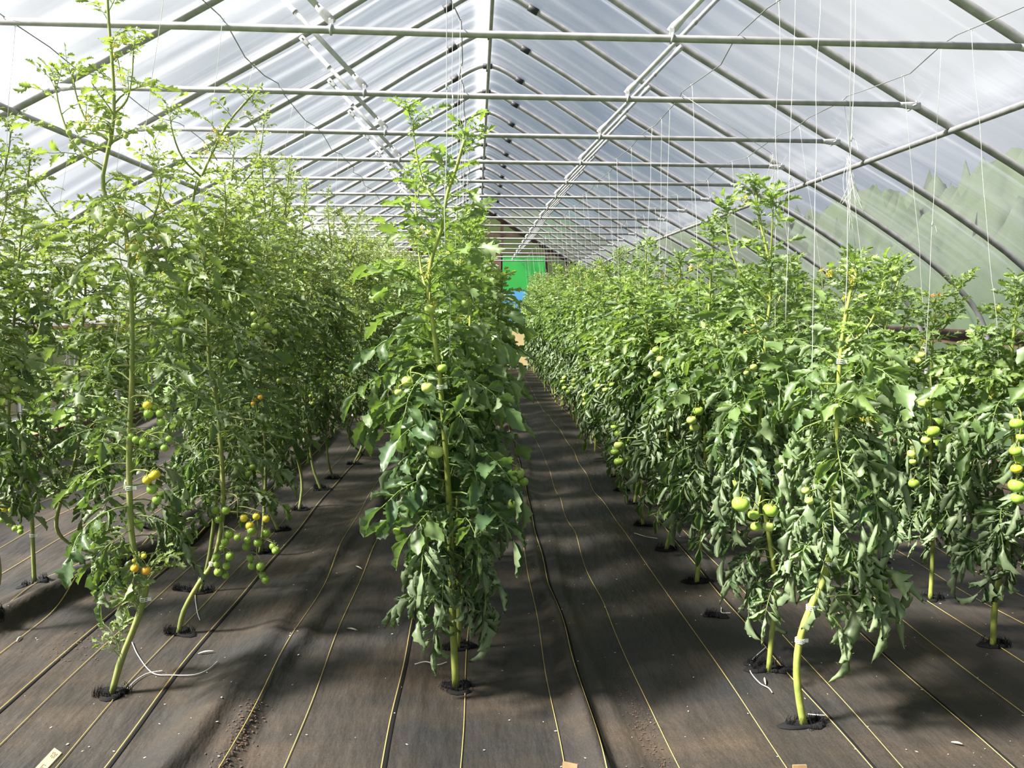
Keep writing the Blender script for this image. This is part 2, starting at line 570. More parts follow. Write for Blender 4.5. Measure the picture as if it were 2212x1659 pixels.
def compound_leaf(kind, rg, hi=True):
    """one pinnate tomato leaf along +X, upper side +Z. returns V, Q, is_rachis-tint"""
    P = dict(
        beef_old=dict(R=0.26, a0=0.15, a1=-1.3, L=0.115, W=0.047, fold=0.4, roll=(1.5, 3.3), bend=(-0.4, 1.0), hang=0.8, lobe=0.08, n=4),
        beef_mid=dict(R=0.27, a0=0.45, a1=-0.7, L=0.100, W=0.038, fold=0.15, roll=(0.3, 2.4), bend=(-0.5, 1.3), hang=0.25, lobe=0.14, n=4),
        beef_young=dict(R=0.21, a0=0.75, a1=-0.1, L=0.088, W=0.029, fold=0.35, roll=(0.0, 1.0), bend=(-0.4, 0.8), hang=0.05, lobe=0.36, n=3),
        cherry_old=dict(R=0.28, a0=0.1, a1=-1.3, L=0.092, W=0.036, fold=0.2, roll=(0.6, 2.9), bend=(-0.5, 1.8), hang=0.7, lobe=0.20, n=4),
        cherry_mid=dict(R=0.27, a0=0.5, a1=-0.6, L=0.080, W=0.029, fold=0.2, roll=(0.2, 2.6), bend=(-0.6, 1.6), hang=0.2, lobe=0.30, n=4),
        cherry_young=dict(R=0.20, a0=0.8, a1=-0.1, L=0.066, W=0.022, fold=0.3, roll=(0.0, 1.2), bend=(-0.4, 1.0), hang=0.05, lobe=0.36, n=3),
    )[kind]
    ns, nc = (9, 6) if hi else (6, 4)
    if 'old' not in kind:
        nc = 4
    R = P['R'] * rg.uniform(0.85, 1.15)
    m = 10
    ang = P['a0'] + rg.normal(0, 0.12) + (P['a1'] - P['a0']) * np.linspace(0, 1, m) ** 1.1 * rg.uniform(0.75, 1.15)
    side = np.cumsum(rg.normal(0, 0.05, m))
    d = np.stack([np.cos(ang) * np.cos(side), np.cos(ang) * np.sin(side), np.sin(ang)], 1)
    pts = np.concatenate([[[0, 0, 0]], np.cumsum(d, 0) * R / m])
    Vs, Qs, Ts, n = [], [], [], 0

    def put(V, Q, t):
        nonlocal n
        Vs.append(V)
        Qs.append(np.asarray(Q) + n)
        Ts.append(np.full(len(V), t))
        n += len(V)

    V, Q = tube(pts[::2], np.linspace(0.0036, 0.0014, len(pts[::2])), 4, cap=False)
    put(V, Q, 0.75)
    spots = []
    for k in range(P['n']):
        f = 0.30 + 0.64 * (k / (P['n'] - 0.6)) + rg.normal(0, 0.02)
        sc = (0.62, 0.86, 1.0, 0.84)[k % 4]
        for sgn in (-1, 1):
            spots.append((f + sgn * 0.018, sgn * rg.uniform(0.85, 1.25), sc * rg.uniform(0.85, 1.12)))
    spots.append((1.0, rg.normal(0, 0.12), 1.2))
    for k in range(3):   # the little leaflets between the pairs
        spots.append((rg.uniform(0.35, 0.85), rg.choice([-1, 1]) * 1.2, rg.uniform(0.25, 0.4)))
    for f, yaw, sc in spots:
        f = min(f, 1.0)
        i = min(int(f * m), m - 1)
        p = pts[i] + (pts[i + 1] - pts[i]) * (f * m - i)
        tdir = unit(pts[i + 1] - pts[i])
        bdir = unit(np.cross([0, 0, 1.0], tdir)) if abs(tdir[2]) < 0.98 else np.array([0, 1.0, 0])
        nrm = unit(np.cross(tdir, bdir))
        ax = math.cos(yaw) * tdir + math.sin(yaw) * bdir + rg.normal(0, 0.13, 3)
        ax = unit(ax + np.array([0, 0, -P['hang'] * rg.uniform(0.2, 1.4)]))
        nn = nrm + rg.normal(0, 0.6, 3)
        nn = unit(nn - ax * np.dot(nn, ax))
        bb = np.cross(nn, ax)
        V, Q = leaflet(P['L'] * sc, P['W'] * sc * rg.uniform(0.9, 1.15), ns, nc, P['fold'] * rg.uniform(0.4, 1.4), rg.uniform(*P['roll']),
                       rg.uniform(*P['bend']), rg.normal(0, 0.55), P['lobe'], rg, 0.13)
        pet = 0.012 * sc
        V = V[:, 0:1] * ax + V[:, 1:2] * bb + V[:, 2:3] * nn + p + ax * pet
        put(V, Q, rg.uniform(-0.06, 0.06))
        V, Q = tube([p, p + ax * (pet + 0.3 * P['L'] * sc)], [0.0016, 0.0009], 3, cap=False)
        put(V, Q, 0.7)
    return np.concatenate(Vs), np.concatenate(Qs), np.concatenate(Ts)


LIB = {}
for _hi in (True, False):
    for _k in ('beef_old', 'beef_mid', 'beef_young', 'cherry_old', 'cherry_mid', 'cherry_young'):
        _r = np.random.default_rng(hash_ := sum(map(ord, _k)) + _hi)
        LIB[_k, _hi] = [compound_leaf(_k, _r, _hi) for _ in range(14)]


def place_leaf(g, kind, hi, p, az, tilt, sc, tint, rg):
    V, Q, T = LIB[kind, hi][rg.integers(14)]
    V = V * sc
    ct, st = math.cos(tilt), math.sin(tilt)
    x, y, z = V[:, 0] * ct - V[:, 2] * st, V[:, 1], V[:, 0] * st + V[:, 2] * ct
    roll = rg.normal(0, 0.25)
    y, z = y * math.cos(roll) - z * math.sin(roll), y * math.sin(roll) + z * math.cos(roll)
    ca, sa = math.cos(az), math.sin(az)
    W = np.stack([x * ca - y * sa, x * sa + y * ca, z], 1) + p
    T = np.where(T > 0.5, np.clip(T + 0.1, 0, 1), tint + T)
    g.add(W, Q, 0, T)


# ------------------------------------------------------------------ fruit and flowers
def tomato_mesh(name, shape, skin):
    if shape == 'beef':
        prof = [(0.02, -0.72), (0.35, -0.74), (0.68, -0.62), (0.90, -0.36), (1.0, -0.02), (0.97, 0.30), (0.82, 0.58), (0.58, 0.74), (0.34, 0.76), (0.16, 0.68), (0.02, 0.62)]
        V, Q = lathe(prof, 20, 5, 0.035)
    elif shape == 'plum':
        prof = [(0.02, -1.22), (0.40, -1.12), (0.74, -0.80), (0.95, -0.30), (1.0, 0.2), (0.90, 0.62), (0.62, 0.94), (0.30, 1.05), (0.02, 1.03)]
        V, Q = lathe(prof, 14)
    else:
        prof = [(0.02, -0.97), (0.38, -0.92), (0.72, -0.69), (0.94, -0.34), (1.0, 0.03), (0.94, 0.38), (0.74, 0.69), (0.42, 0.88), (0.18, 0.90), (0.02, 0.86)]
        V, Q = lathe(prof, 14)
    g = Geo().add(V, Q, 0)
    top = prof[-1][1]
    n = 6
    for k in range(n):   # sepals of the calyx
        a = 2 * PI * k / n + 0.2
        d = np.array([math.cos(a), math.sin(a), 0])
        s = np.array([-math.sin(a), math.cos(a), 0])
        ln = 0.85 if shape == 'beef' else 0.95
        rows = []
        for t, w, zz in ((0.03, 0.05, 0.05), (0.35, 0.11, 0.14), (0.7, 0.07, 0.16 if k % 2 else 0.02), (1.0, 0.01, 0.34 if k % 2 else 0.10)):
            c = d * t * ln + np.array([0, 0, top + zz])
            rows += [c - s * w, c + s * w]
        g.add(rows, [[i, i + 1, i + 3, i + 2] for i in (0, 2, 4)], 1)
    g.add(*tube([[0, 0, top], [0.02, 0, top + 0.45], [0.0, 0, top + 0.75]], [0.09, 0.07, 0.06], 5), 1)
    return g.mesh(name, [skin, 'stem_light'])


TOM = {}
for _sh in ('beef', 'cherry', 'plum'):
    for _sk in ('fruit_pale', 'fruit_green', 'fruit_yellow', 'fruit_orange'):
        TOM[_sh, _sk] = tomato_mesh('tomato_' + _sh + _sk[5:], _sh, _sk)


def fruit_truss(parent, start, fruits, rg, smat='stem_light'):
    """fruits: list of (position, radius, shape, skin), local to the plant; stalk is the truss, tomatoes its children"""
    start = np.asarray(start, float)
    g = Geo()
    tops = [np.asarray(p, float) + np.array([0, 0, r * 1.45]) for p, r, _, _ in fruits]
    order = sorted(range(len(fruits)), key=lambda i: -tops[i][2])
    spine = [start]
    c = np.mean(tops, 0)
    out = unit(np.array([c[0] - start[0], c[1] - start[1], 0]) + 1e-6)
    spine.append(start + out * 0.03 + [0, 0, 0.012])
    ztop, zlow = max(t[2] for t in tops), min(t[2] for t in tops)
    mid = np.array([c[0], c[1], 0]) - out * 0.012
    spine.append(np.array([mid[0], mid[1], min(start[2] + 0.01, ztop + 0.03)]))
    spine.append(np.array([mid[0], mid[1], (ztop + zlow) / 2]))
    spine.append(np.array([mid[0], mid[1], zlow + 0.004]))
    sp = smooth_path(spine, 16)
    g.add(*tube(sp, np.linspace(0.0042, 0.0018, 16), 5))
    for i in order:
        k = int(np.argmin(np.linalg.norm(sp - tops[i] - [0, 0, 0.012], axis=1)))
        a, b = sp[k], tops[i]
        g.add(*tube(smooth_path([a, (a + b) / 2 + [0, 0, 0.008], b], 5), 0.0018, 4))
    o = g.build('fruit_truss', smat, parent)
    for p, r, sh, sk in fruits:
        t = link('tomato', TOM[sh, sk], o, p)
        t.scale = (r, r, r)
        t.rotation_euler = (rg.normal(0, 0.12), rg.normal(0, 0.12), rg.uniform(0, 6.28))
        if sk == 'fruit_yellow':
            t['label'] = 'yellow ripening tomato'
        elif sk == 'fruit_orange':
            t['label'] = 'orange ripe tomato'
    return o


def flower(g, p, d, r, mi, rg):
    """small nodding star flower: five reflexed petals and a cone of stamens"""
    d = unit(d)
    ref = np.array([0, 0, 1.0]) if abs(d[2]) < 0.9 else np.array([1.0, 0, 0])
    a = unit(np.cross(ref, d))
    b = np.cross(d, a)
    g.add(*tube([p, p + d * r * 0.9], [r * 0.2, r * 0.06], 5), mi)
    for k in range(5):
        th = 2 * PI * k / 5 + rg.uniform(-0.15, 0.15)
        e = math.cos(th) * a + math.sin(th) * b
        s = np.cross(d, e)
        rows = []
        for t, w, h in ((0.1, 0.10, 0.1), (0.55, 0.22, 0.14), (1.0, 0.02, -0.25 + rg.uniform(-0.2, 0.2))):
            c = p + e * r * t + d * r * h
            rows += [c - s * r * w, c + s * r * w]
        g.add(rows, [[0, 1, 3, 2], [2, 3, 5, 4]], mi)


def flower_cluster(parent, p, az, rg, n=5, dry=False, wisp=False):
    g = Geo()
    p = np.asarray(p, float)
    out = np.array([math.cos(az), math.sin(az), 0])
    L = rg.uniform(0.07, 0.12) * (1.5 if wisp else 1)
    pts = smooth_path([p, p + out * L * 0.5 + [0, 0, 0.03], p + out * L + [0, 0, 0.02 if not wisp else -0.02]], 7)
    g.add(*tube(pts, np.linspace(0.003, 0.0015, 7), 4), 0)
    for k in range(n):
        q = pts[rg.integers(3, 7)]
        dv = unit(out * 0.6 + rg.normal(0, 0.6, 3) + [0, 0, 0.1])
        ll = rg.uniform(0.015, 0.035) * (1.3 if wisp else 1)
        e = q + dv * ll
        g.add(*tube([q, (q + e) / 2 + [0, 0, 0.006], e], [0.0013, 0.001, 0.001], 3), 0)
        if rg.random() < (0.35 if wisp else 0.75):
            flower(g, e, unit(dv + [0, 0, -0.7]), rg.uniform(0.010, 0.015), 1, rg)
        else:
            g.add(*tube([e, e + (dv + [0, 0, -0.5]) * 0.010], [0.0024, 0.0008], 4), 0)
    return g.build('flower_cluster', ['stem_light', 'petal_dry' if dry else 'petal'], parent)


def stem_clip(parent, p, r):
    """white plastic ring holding the stem to the twine, with a toothed tab"""
    g = Geo()
    a = np.linspace(0, 2 * PI, 13)
    for dz in (-0.007, 0.0, 0.007):
        g.add(*tube(np.stack([(r + 0.003) * np.cos(a), (r + 0.003) * np.sin(a), np.full(13, dz)], 1) + p, 0.0018, 4, cap=False))
    for k in range(6):
        th = 2 * PI * k / 6
        q = p + np.array([(r + 0.003) * math.cos(th), (r + 0.003) * math.sin(th), 0])
        g.add(*tube([q - [0, 0, 0.007], q + [0, 0, 0.007]], 0.0014, 4))
    g.add(*box(p + np.array([r + 0.010, -0.002, 0]), (0.016, 0.004, 0.014)))
    return g.build('stem_clip', 'clip', parent)


# ------------------------------------------------------------------ a whole plant
def make_plant(name, base, label, cat, group, kind, stem_pts, seed, z0, dens=1.0, size=1.0, spread=1.0, old_to=0.9, young_from=1.6,
               shoots=3, flowers=3, trusses=(), hi=True, auto_truss=0, clips=(), r0=0.011, tint0=0.0, wisp=False, skip=(), hangs=(), thin=(9.0, 1.0)):
    """stem_pts: local points of the main stem. z0: height where leaves begin"""
    rg = np.random.default_rng(seed)
    root = empty(name, base, label, cat, group)
    beef = kind == 'beef'
    smat = 'stem_light' if beef else 'stem_dark'
    lmat = 'leaf_beef' if beef else 'leaf_cherry'
    n = 40
    sp = smooth_path(stem_pts, n)
    seglen = np.concatenate([[0], np.cumsum(np.linalg.norm(np.diff(sp, axis=0), axis=1))])
    total = seglen[-1]
    rad = r0 * (1 - 0.62 * (seglen / total) ** 1.2)
    knob = 1 + 0.10 * np.maximum(0, np.sin(seglen * 2 * PI / 0.11 + seed)) ** 6
    sg = Geo().add(*tube(sp, rad * knob, 8 if hi else 6), 0)
    fg = Geo()
    ztop = sp[-1][2]

    def along(s):
        return np.array([np.interp(s, seglen, sp[:, k]) for k in range(3)])

    axes = [(along, total, 1.0, 0.0)]
    for k in range(shoots):   # side shoots in the upper half
        s = total * rg.uniform(0.45, 0.9)
        p = along(s)
        az = rg.uniform(0, 2 * PI)
        ln = rg.uniform(0.25, 0.5) * size
        if p[2] + ln * 0.8 > ztop + 0.12:
            ln = max(0.15, (ztop + 0.1 - p[2]) / 0.85)
        o = np.array([math.cos(az), math.sin(az), 0])
        pts = smooth_path([p, p + o * ln * 0.3 + [0, 0, ln * 0.25], p + o * ln * 0.45 + [0, 0, ln * 0.6], p + o * ln * 0.5 + [0, 0, ln * 0.95]], 10)
        sg.add(*tube(pts, np.linspace(0.0055, 0.0025, 10), 5), 0)
        sl = np.linspace(0, ln, 10)
        axes.append((lambda s, pts=pts, sl=sl: np.array([np.interp(s, sl, pts[:, q]) for q in range(3)]), ln, 0.75, 0.2))
    for fn, ln, lsc, tadd in axes:
        main = lsc == 1.0
        s = 0.05
        az = rg.uniform(0, 2 * PI)
        while s < ln:
            p = fn(s)
            z = p[2]
            step = (0.0180 if beef else 0.0185) / dens
            if main and z < z0:
                s += 0.03
                continue
            az += 2.4 + rg.normal(0, 0.35)
            top = (ztop - z) / 0.5
            if z < old_to:
                kd, tilt, sc = 'old', rg.normal(-0.05, 0.15), rg.uniform(0.8, 1.1)
                if main and z < z0 + 0.25:
                    sc *= 0.88
            elif z < young_from:
                kd, tilt, sc = 'mid', rg.normal(0.0, 0.18), rg.uniform(0.8, 1.1)
            else:
                kd, tilt, sc = 'young', rg.normal(0.0, 0.2), rg.uniform(0.75, 1.1)
            if top < 1:
                sc *= 0.42 + 0.58 * max(0, top)
                tilt += 0.45 * (1 - max(0, top))
            tint = np.clip(tint0 + 0.10 + tadd + 0.55 * np.clip((z - 0.8) / max(0.3, min(ztop, 2.1) - 0.8), 0, 1) ** 1.5 + rg.normal(0, 0.09), 0, 1)
            skipit = any(lo < z < hi_ and abs((az - a + PI) % (2 * PI) - PI) < half for lo, hi_, a, half in skip)
            if not skipit:
                place_leaf(fg, ('beef_' if beef else 'cherry_') + kd, hi, p, az, tilt, sc * size * lsc * spread, tint, rg)
            s += step * rg.uniform(0.6, 1.4) * (thin[1] if z > thin[0] else 1.0)
    for z, a, sc in hangs:
        p = along(float(np.interp(z, sp[:, 2], seglen)))
        place_leaf(fg, ('beef_' if beef else 'cherry_') + 'old', hi, p, a, rg.normal(-0.1, 0.1), sc, 0.3 + rg.normal(0, 0.05), rg)
    # tuft of young leaves at each growing tip
    for fn, ln, lsc, tadd in axes:
        p = fn(ln)
        for k in range(6):
            place_leaf(fg, ('beef_' if beef else 'cherry_') + 'young', hi, p - [0, 0, 0.01 * k], k * 2.4 + rg.uniform(0, 1), rg.uniform(0.3, 0.9), rg.uniform(0.3, 0.5) * size, 0.75, rg)
    sg.build('stem', smat, root)
    fg.build('foliage', lmat, root, tint=True)
    for k in range(flowers):
        s = total * rg.uniform(0.62, 0.99)
        flower_cluster(root, along(s) + rg.normal(0, 0.03, 3), rg.uniform(0, 2 * PI), rg, n=12 if wisp else 6, wisp=wisp)
    for start, fruits in trusses:
        fruit_truss(root, start, fruits, rg, smat)
    for k in range(auto_truss):
        z = z0 + (0.25 + 0.75 * (k + rg.uniform(0, 0.6)) / auto_truss) * (ztop - z0) * 0.75
        s = float(np.interp(z, sp[:, 2], seglen))
        p = along(s)
        az = rg.uniform(0, 2 * PI)
        o = np.array([math.cos(az), math.sin(az), 0])
        fr = []
        cnt = int(rg.integers(3, 5)) if beef else int(rg.integers(6, 10))
        reach = rg.uniform(0.16, 0.28)
        for q in range(cnt):
            if beef:
                r = rg.uniform(0.018, 0.036)
                pos = p + o * (reach + rg.uniform(-0.03, 0.05)) + [rg.normal(0, 0.035), rg.normal(0, 0.035), -0.04 - 0.045 * q]
                fr.append((pos, r, 'beef', 'fruit_pale' if rg.random() < 0.6 else 'fruit_green'))
            else:
                r = rg.uniform(0.012, 0.018)
                pos = p + o * (reach * 0.8 + rg.uniform(-0.02, 0.03)) + [rg.normal(0, 0.02), rg.normal(0, 0.02), -0.03 - 0.028 * q]
                sk = 'fruit_green' if z > 0.9 else ('fruit_yellow' if rg.random() < 0.35 else 'fruit_green')
                fr.append((pos, r, 'cherry', 'fruit_pale' if (z > 1.4) else sk))
        fruit_truss(root, p, fr, rg, smat)
    for z in clips:
        s = float(np.interp(z, sp[:, 2], seglen))
        stem_clip(root, along(s), float(np.interp(s, seglen, rad)))
    return root


def stem_from_px(pix, Y, base, dY=0.0):
    """main stem measured in the photo at depth Y, made local to the plant's base"""
    out = [np.zeros(3) - [0, 0, 0.01]]
    for i, (px, py) in enumerate(pix):
        out.append(at(px, py, Y=Y + dY * (i + 1) / len(pix)) - base)
    return np.array(out)


def px_fruits(lst, Y, base, shape, rg, jitter=0.02):
    """(px, py, radius px, skin) -> local positions at depth Y"""
    out = []
    for px, py, r, sk in lst:
        y = Y + rg.normal(0, jitter)
        out.append((at(px, py, Y=y) - base, r * y / FPX, shape, sk))
    return out


ORD = ['first', 'second', 'third', 'fourth', 'fifth', 'sixth', 'seventh', 'eighth', 'ninth', 'tenth', 'eleventh', 'twelfth', 'thirteenth',
       'fourteenth', 'fifteenth', 'sixteenth', 'seventeenth', 'eighteenth', 'nineteenth', 'twentieth']
GP = {'C': 'tomato plants of the centre row', 'R': 'tomato plants of the row right of the aisle', 'FR': 'tomato plants of the far right row',
      'L': 'tomato plants of the row left of centre', 'FL': 'tomato plants of the far left row'}
ROWTXT = {'C': 'the centre row', 'R': 'the row right of the aisle', 'FR': 'the far right row', 'L': 'the row left of centre', 'FL': 'the far left row'}
PLANTS = []   # (row, order, base, top z) for the twines
rg0 = np.random.default_rng(21)
PA, GR, YE, OR = 'fruit_pale', 'fruit_green', 'fruit_yellow', 'fruit_orange'


def base_at(px, py):
    p = at(px, py, Z=0.0)
    p[2] = fz(p[0], p[1])
    return p


def facing(base):
    """azimuth from a plant towards the camera"""
    return math.atan2(-base[1], CAMX - base[0])


# ---- centre row, nearest plant
b = base_at(985, 1480)
st = stem_from_px([(979, 1360), (975, 1250), (972, 1120), (962, 960), (948, 800), (935, 700), (926, 632), (932, 560), (955, 490), (966, 420), (985, 365), (1003, 302)], b[1], b)
tr = [
    (at(960, 955, Y=b[1]) - b, px_fruits([(940, 976, 18, PA), (916, 952, 14, PA)], b[1] - 0.27, b, 'beef', rg0)),
    (at(948, 790, Y=b[1]) - b, px_fruits([(923, 838, 13.5, PA), (880, 824, 13, PA), (861, 848, 9, PA)], b[1] - 0.24, b, 'beef', rg0)),
    (at(950, 770, Y=b[1]) - b, px_fruits([(956, 796, 11, GR)], b[1] - 0.2, b, 'beef', rg0)),
    (at(930, 640, Y=b[1]) - b, px_fruits([(928, 668, 11.5, PA)], b[1] - 0.10, b, 'beef', rg0)),
    (at(960, 690, Y=b[1]) - b, px_fruits([(1003, 655, 8, PA), (1028, 648, 7, PA)], b[1] - 0.05, b, 'beef', rg0)),
    (at(972, 1120, Y=b[1]) - b, px_fruits([(866, 1160, 13, GR), (858, 1148, 10, GR)], b[1] - 0.12, b, 'beef', rg0)),
]
fc = facing(b)
c1 = make_plant('tomato_plant', b, 'nearest bushy tomato plant at the head of the centre row, thick pale stem', 'plant', GP['C'], 'beef', st, 101, 0.36, dens=1.05, size=1.14,
                old_to=0.75, young_from=1.55, shoots=2, flowers=5, trusses=tr, clips=(1.62, 1.3), r0=0.0155, thin=(1.72, 2.2), hangs=[(0.50, fc + 0.5, 0.8), (0.58, fc - 0.3, 0.85), (0.66, fc + 0.15, 0.85), (0.74, fc - 0.6, 0.9), (0.80, fc + 0.5, 0.95), (0.98, fc + 1.0, 1.0), (1.02, fc - 1.0, 1.0), (1.16, fc - 0.25, 0.8), (1.24, fc + 0.6, 0.9), (1.28, fc - 0.55, 0.9)], skip=[(1.28, 1.75, fc, 0.6), (1.0, 1.28, fc, 0.5), (0.70, 1.0, fc, 0.25)])
PLANTS.append(('C', 0, b, 2.2))
# second plant of the centre row
b = base_at(987, 1397)
st = [(0, 0, -0.01), (0.01, 0.0, 0.2), (0.0, 0.02, 0.6), (0.03, 0.0, 1.1), (0.06, 0.02, 1.6), (0.05, 0.0, 1.95)]
make_plant('tomato_plant', b, 'tomato plant close behind the nearest one in the centre row, leaves curled', 'plant', GP['C'], 'beef', st, 102, 0.42, dens=1.0,
           old_to=0.8, young_from=1.5, shoots=2, flowers=3, auto_truss=2, clips=(0.9,), r0=0.013)
PLANTS.append(('C', 1, b, 1.9))

# ---- right row, nearest plant: rolled hanging leaves on a bare yellow stem
b = base_at(1737, 1568)
st = stem_from_px([(1722, 1470), (1726, 1390), (1752, 1310), (1780, 1250), (1792, 1190), (1800, 1080), (1806, 980), (1810, 860), (1818, 740), (1835, 640), (1850, 590)], b[1], b, 0.06)
tr = [(at(1803, 1050, Y=b[1]) - b, px_fruits([(1748, 1082, 10, PA), (1740, 1060, 9, PA)], b[1] - 0.12, b, 'beef', rg0))]
make_plant('tomato_plant', b, 'nearest tomato plant right of the aisle, bent yellow stem, rolled hanging leaves', 'plant', GP['R'], 'beef', st, 103, 0.66, dens=1.0, size=1.05,
           old_to=1.2, young_from=1.5, thin=(1.7, 1.6), hangs=[(0.50, -0.15, 1.15), (0.55, 0.35, 1.1), (0.47, -0.5, 1.0), (0.6, 0.0, 1.25), (0.62, 0.7, 1.1), (0.64, -0.6, 1.1), (0.66, -0.3, 1.3), (0.72, 0.2, 1.3)], shoots=2, flowers=3, trusses=tr, clips=(0.34, 0.47, 0.64, 1.42), r0=0.0155)
PLANTS.append(('R', 0, b, 1.75))
b = base_at(1660, 1450)
st = stem_from_px([(1668, 1360), (1676, 1270), (1660, 1150), (1640, 1010), (1645, 860), (1655, 720), (1664, 640), (1660, 560), (1640, 470), (1633, 410)], b[1], b, 0.05)
tr = [(at(1648, 1050, Y=b[1]) - b, px_fruits([(1600, 1090, 20, GR), (1664, 1103, 17, GR), (1628, 1113, 13, GR), (1633, 1138, 12, GR), (1660, 1138, 13, PA)], b[1] - 0.40, b, 'beef', rg0)),
      (at(1650, 800, Y=b[1]) - b, px_fruits([(1628, 793, 8, PA), (1612, 806, 6, PA)], b[1] - 0.15, b, 'beef', rg0))]
fc = facing(b)
make_plant('tomato_plant', b, 'second tomato plant right of the aisle with five large green tomatoes', 'plant', GP['R'], 'beef', st, 104, 0.36, dens=1.0,
           old_to=1.15, young_from=1.5, thin=(1.72, 2.5), shoots=3, flowers=3, trusses=tr, clips=(0.42, 1.55), r0=0.0125, skip=[(0.55, 0.95, fc, 0.7)])
PLANTS.append(('R', 1, b, 2.0))

# ---- far right row
b = base_at(2145, 1392)
st = stem_from_px([(2150, 1300), (2168, 1200), (2186, 1100), (2192, 980), (2180, 850), (2190, 720), (2200, 640)], b[1], b)
tr = [(at(2190, 880, Y=b[1]) - b, px_fruits([(2197, 916, 15, GR), (2206, 945, 11, GR), (2194, 975, 13, GR), (2204, 993, 12, GR), (2196, 1013, 12, YE), (2196, 1050, 18, GR), (2198, 1078, 14, GR)], b[1] - 0.34, b, 'beef', rg0))]
make_plant('tomato_plant', b, 'nearest tomato plant of the far right row, long truss of green tomatoes', 'plant', GP['FR'], 'beef', st, 105, 0.42, dens=1.2, size=1.1,
           old_to=1.15, young_from=1.4, shoots=2, flowers=3, trusses=tr, r0=0.014)
PLANTS.append(('FR', 0, b, 1.7))
b = base_at(2010, 1292)
st = stem_from_px([(2014, 1200), (2012, 1080), (2010, 940), (2010, 830), (2014, 740), (2020, 660)], b[1], b)
tr = [(at(2012, 860, Y=b[1]) - b, px_fruits([(1997, 870, 13.5, PA), (2029, 875, 12, PA), (2000, 898, 9, GR), (2015, 932, 16, GR), (1972, 955, 11, PA), (2000, 952, 11, PA), (1970, 981, 11, PA), (1994, 977, 12, PA), (1972, 998, 8, PA), (1974, 1045, 12, GR)], b[1] - 0.36, b, 'beef', rg0)),
      (at(2012, 750, Y=b[1]) - b, px_fruits([(1992, 767, 9, PA), (1985, 780, 8, PA)], b[1] - 0.15, b, 'beef', rg0))]
fc = facing(b)
fr2 = make_plant('tomato_plant', b, 'second tomato plant of the far right row, pale green fruit hanging in front', 'plant', GP['FR'], 'beef', st, 106, 0.42, dens=1.2, size=1.1,
                 old_to=1.1, young_from=1.4, shoots=2, flowers=2, trusses=tr, clips=(1.5,), r0=0.012, skip=[(0.85, 1.25, fc, 0.6)])
f = flower_cluster(fr2, at(2020, 655, Y=b[1]) - b, facing(b), rg0, n=4, dry=True)
f['label'] = 'wilted orange red flower at the tip'
PLANTS.append(('FR', 1, b, 1.65))

# ---- left row: tall small-fruited plants
b = base_at(240, 1507)
st = stem_from_px([(262, 1425), (298, 1335), (316, 1260), (290, 1190), (281, 1100), (279, 960), (285, 820), (284, 640), (272, 500), (235, 440), (222, 385), (243, 280), (246, 200), (240, 110), (233, 20), (231, -60)], b[1], b, 0.1)
tr = [
    (at(282, 1020, Y=b[1]) - b, px_fruits([(336, 1025, 10.5, YE), (318, 1037, 10, YE), (328, 1030, 9, YE), (328, 1057, 11, GR), (339, 1080, 10, GR)], b[1] - 0.05, b, 'cherry', rg0, 0.01)),
    (at(284, 860, Y=b[1]) - b, px_fruits([(319, 876, 10, YE), (321, 894, 10, GR), (333, 880, 8, GR), (346, 893, 9, GR), (347, 912, 9, GR)], b[1] - 0.06, b, 'cherry', rg0, 0.01)),
    (at(281, 930, Y=b[1]) - b, px_fruits([(283, 944, 8, GR), (294, 950, 8.5, GR), (355, 968, 8, GR), (365, 948, 7, GR), (309, 955, 8, GR), (328, 962, 7, GR)], b[1] - 0.13, b, 'cherry', rg0, 0.01)),
    (at(300, 1195, Y=b[1]) - b, px_fruits([(291, 1228, 9, OR), (316, 1233, 10, OR), (311, 1201, 6, YE), (290, 1211, 5, YE)], b[1] - 0.10, b, 'cherry', rg0, 0.01)),
    (at(306, 1245, Y=b[1]) - b, px_fruits([(283, 1290, 9, GR)], b[1] - 0.03, b, 'cherry', rg0, 0.01)),
    (at(268, 470, Y=b[1]) - b, px_fruits([(240, 476, 9.5, PA), (262, 478, 8, PA), (284, 488, 10, PA), (236, 492, 8.5, PA), (304, 514, 9.5, PA), (222, 500, 8, PA), (290, 535, 9, PA), (305, 548, 8, PA), (240, 515, 8, PA), (312, 560, 8, PA)], b[1] - 0.10, b, 'cherry', rg0, 0.02)),
    (at(243, 290, Y=b[1]) - b, px_fruits([(171, 278, 6, PA), (149, 286, 5.5, PA), (168, 306, 6, PA), (153, 316, 5, PA)], b[1] - 0.03, b, 'plum', rg0, 0.01)),
    (at(243, 285, Y=b[1]) - b, px_fruits([(181, 272, 5, PA), (202, 279, 5, PA), (212, 272, 6, PA), (221, 272, 6, PA), (256, 265, 6, PA), (257, 282, 6, PA), (272, 293, 5, PA), (276, 310, 5, PA)], b[1] - 0.05, b, 'plum', rg0, 0.02)),
]
fc = facing(b)
make_plant('tomato_plant', b, 'tallest tomato plant, nearest in the row left of centre, yellow and orange fruit', 'plant', GP['L'], 'cherry', st, 107, 0.52, dens=0.95, size=1.0,
           old_to=0.95, young_from=1.95, thin=(1.95, 3.2), shoots=4, flowers=12, trusses=tr, clips=(0.40, 0.86, 1.98), r0=0.0135, wisp=True, skip=[(0.6, 1.0, fc, 0.45), (1.0, 1.75, fc, 0.3)])
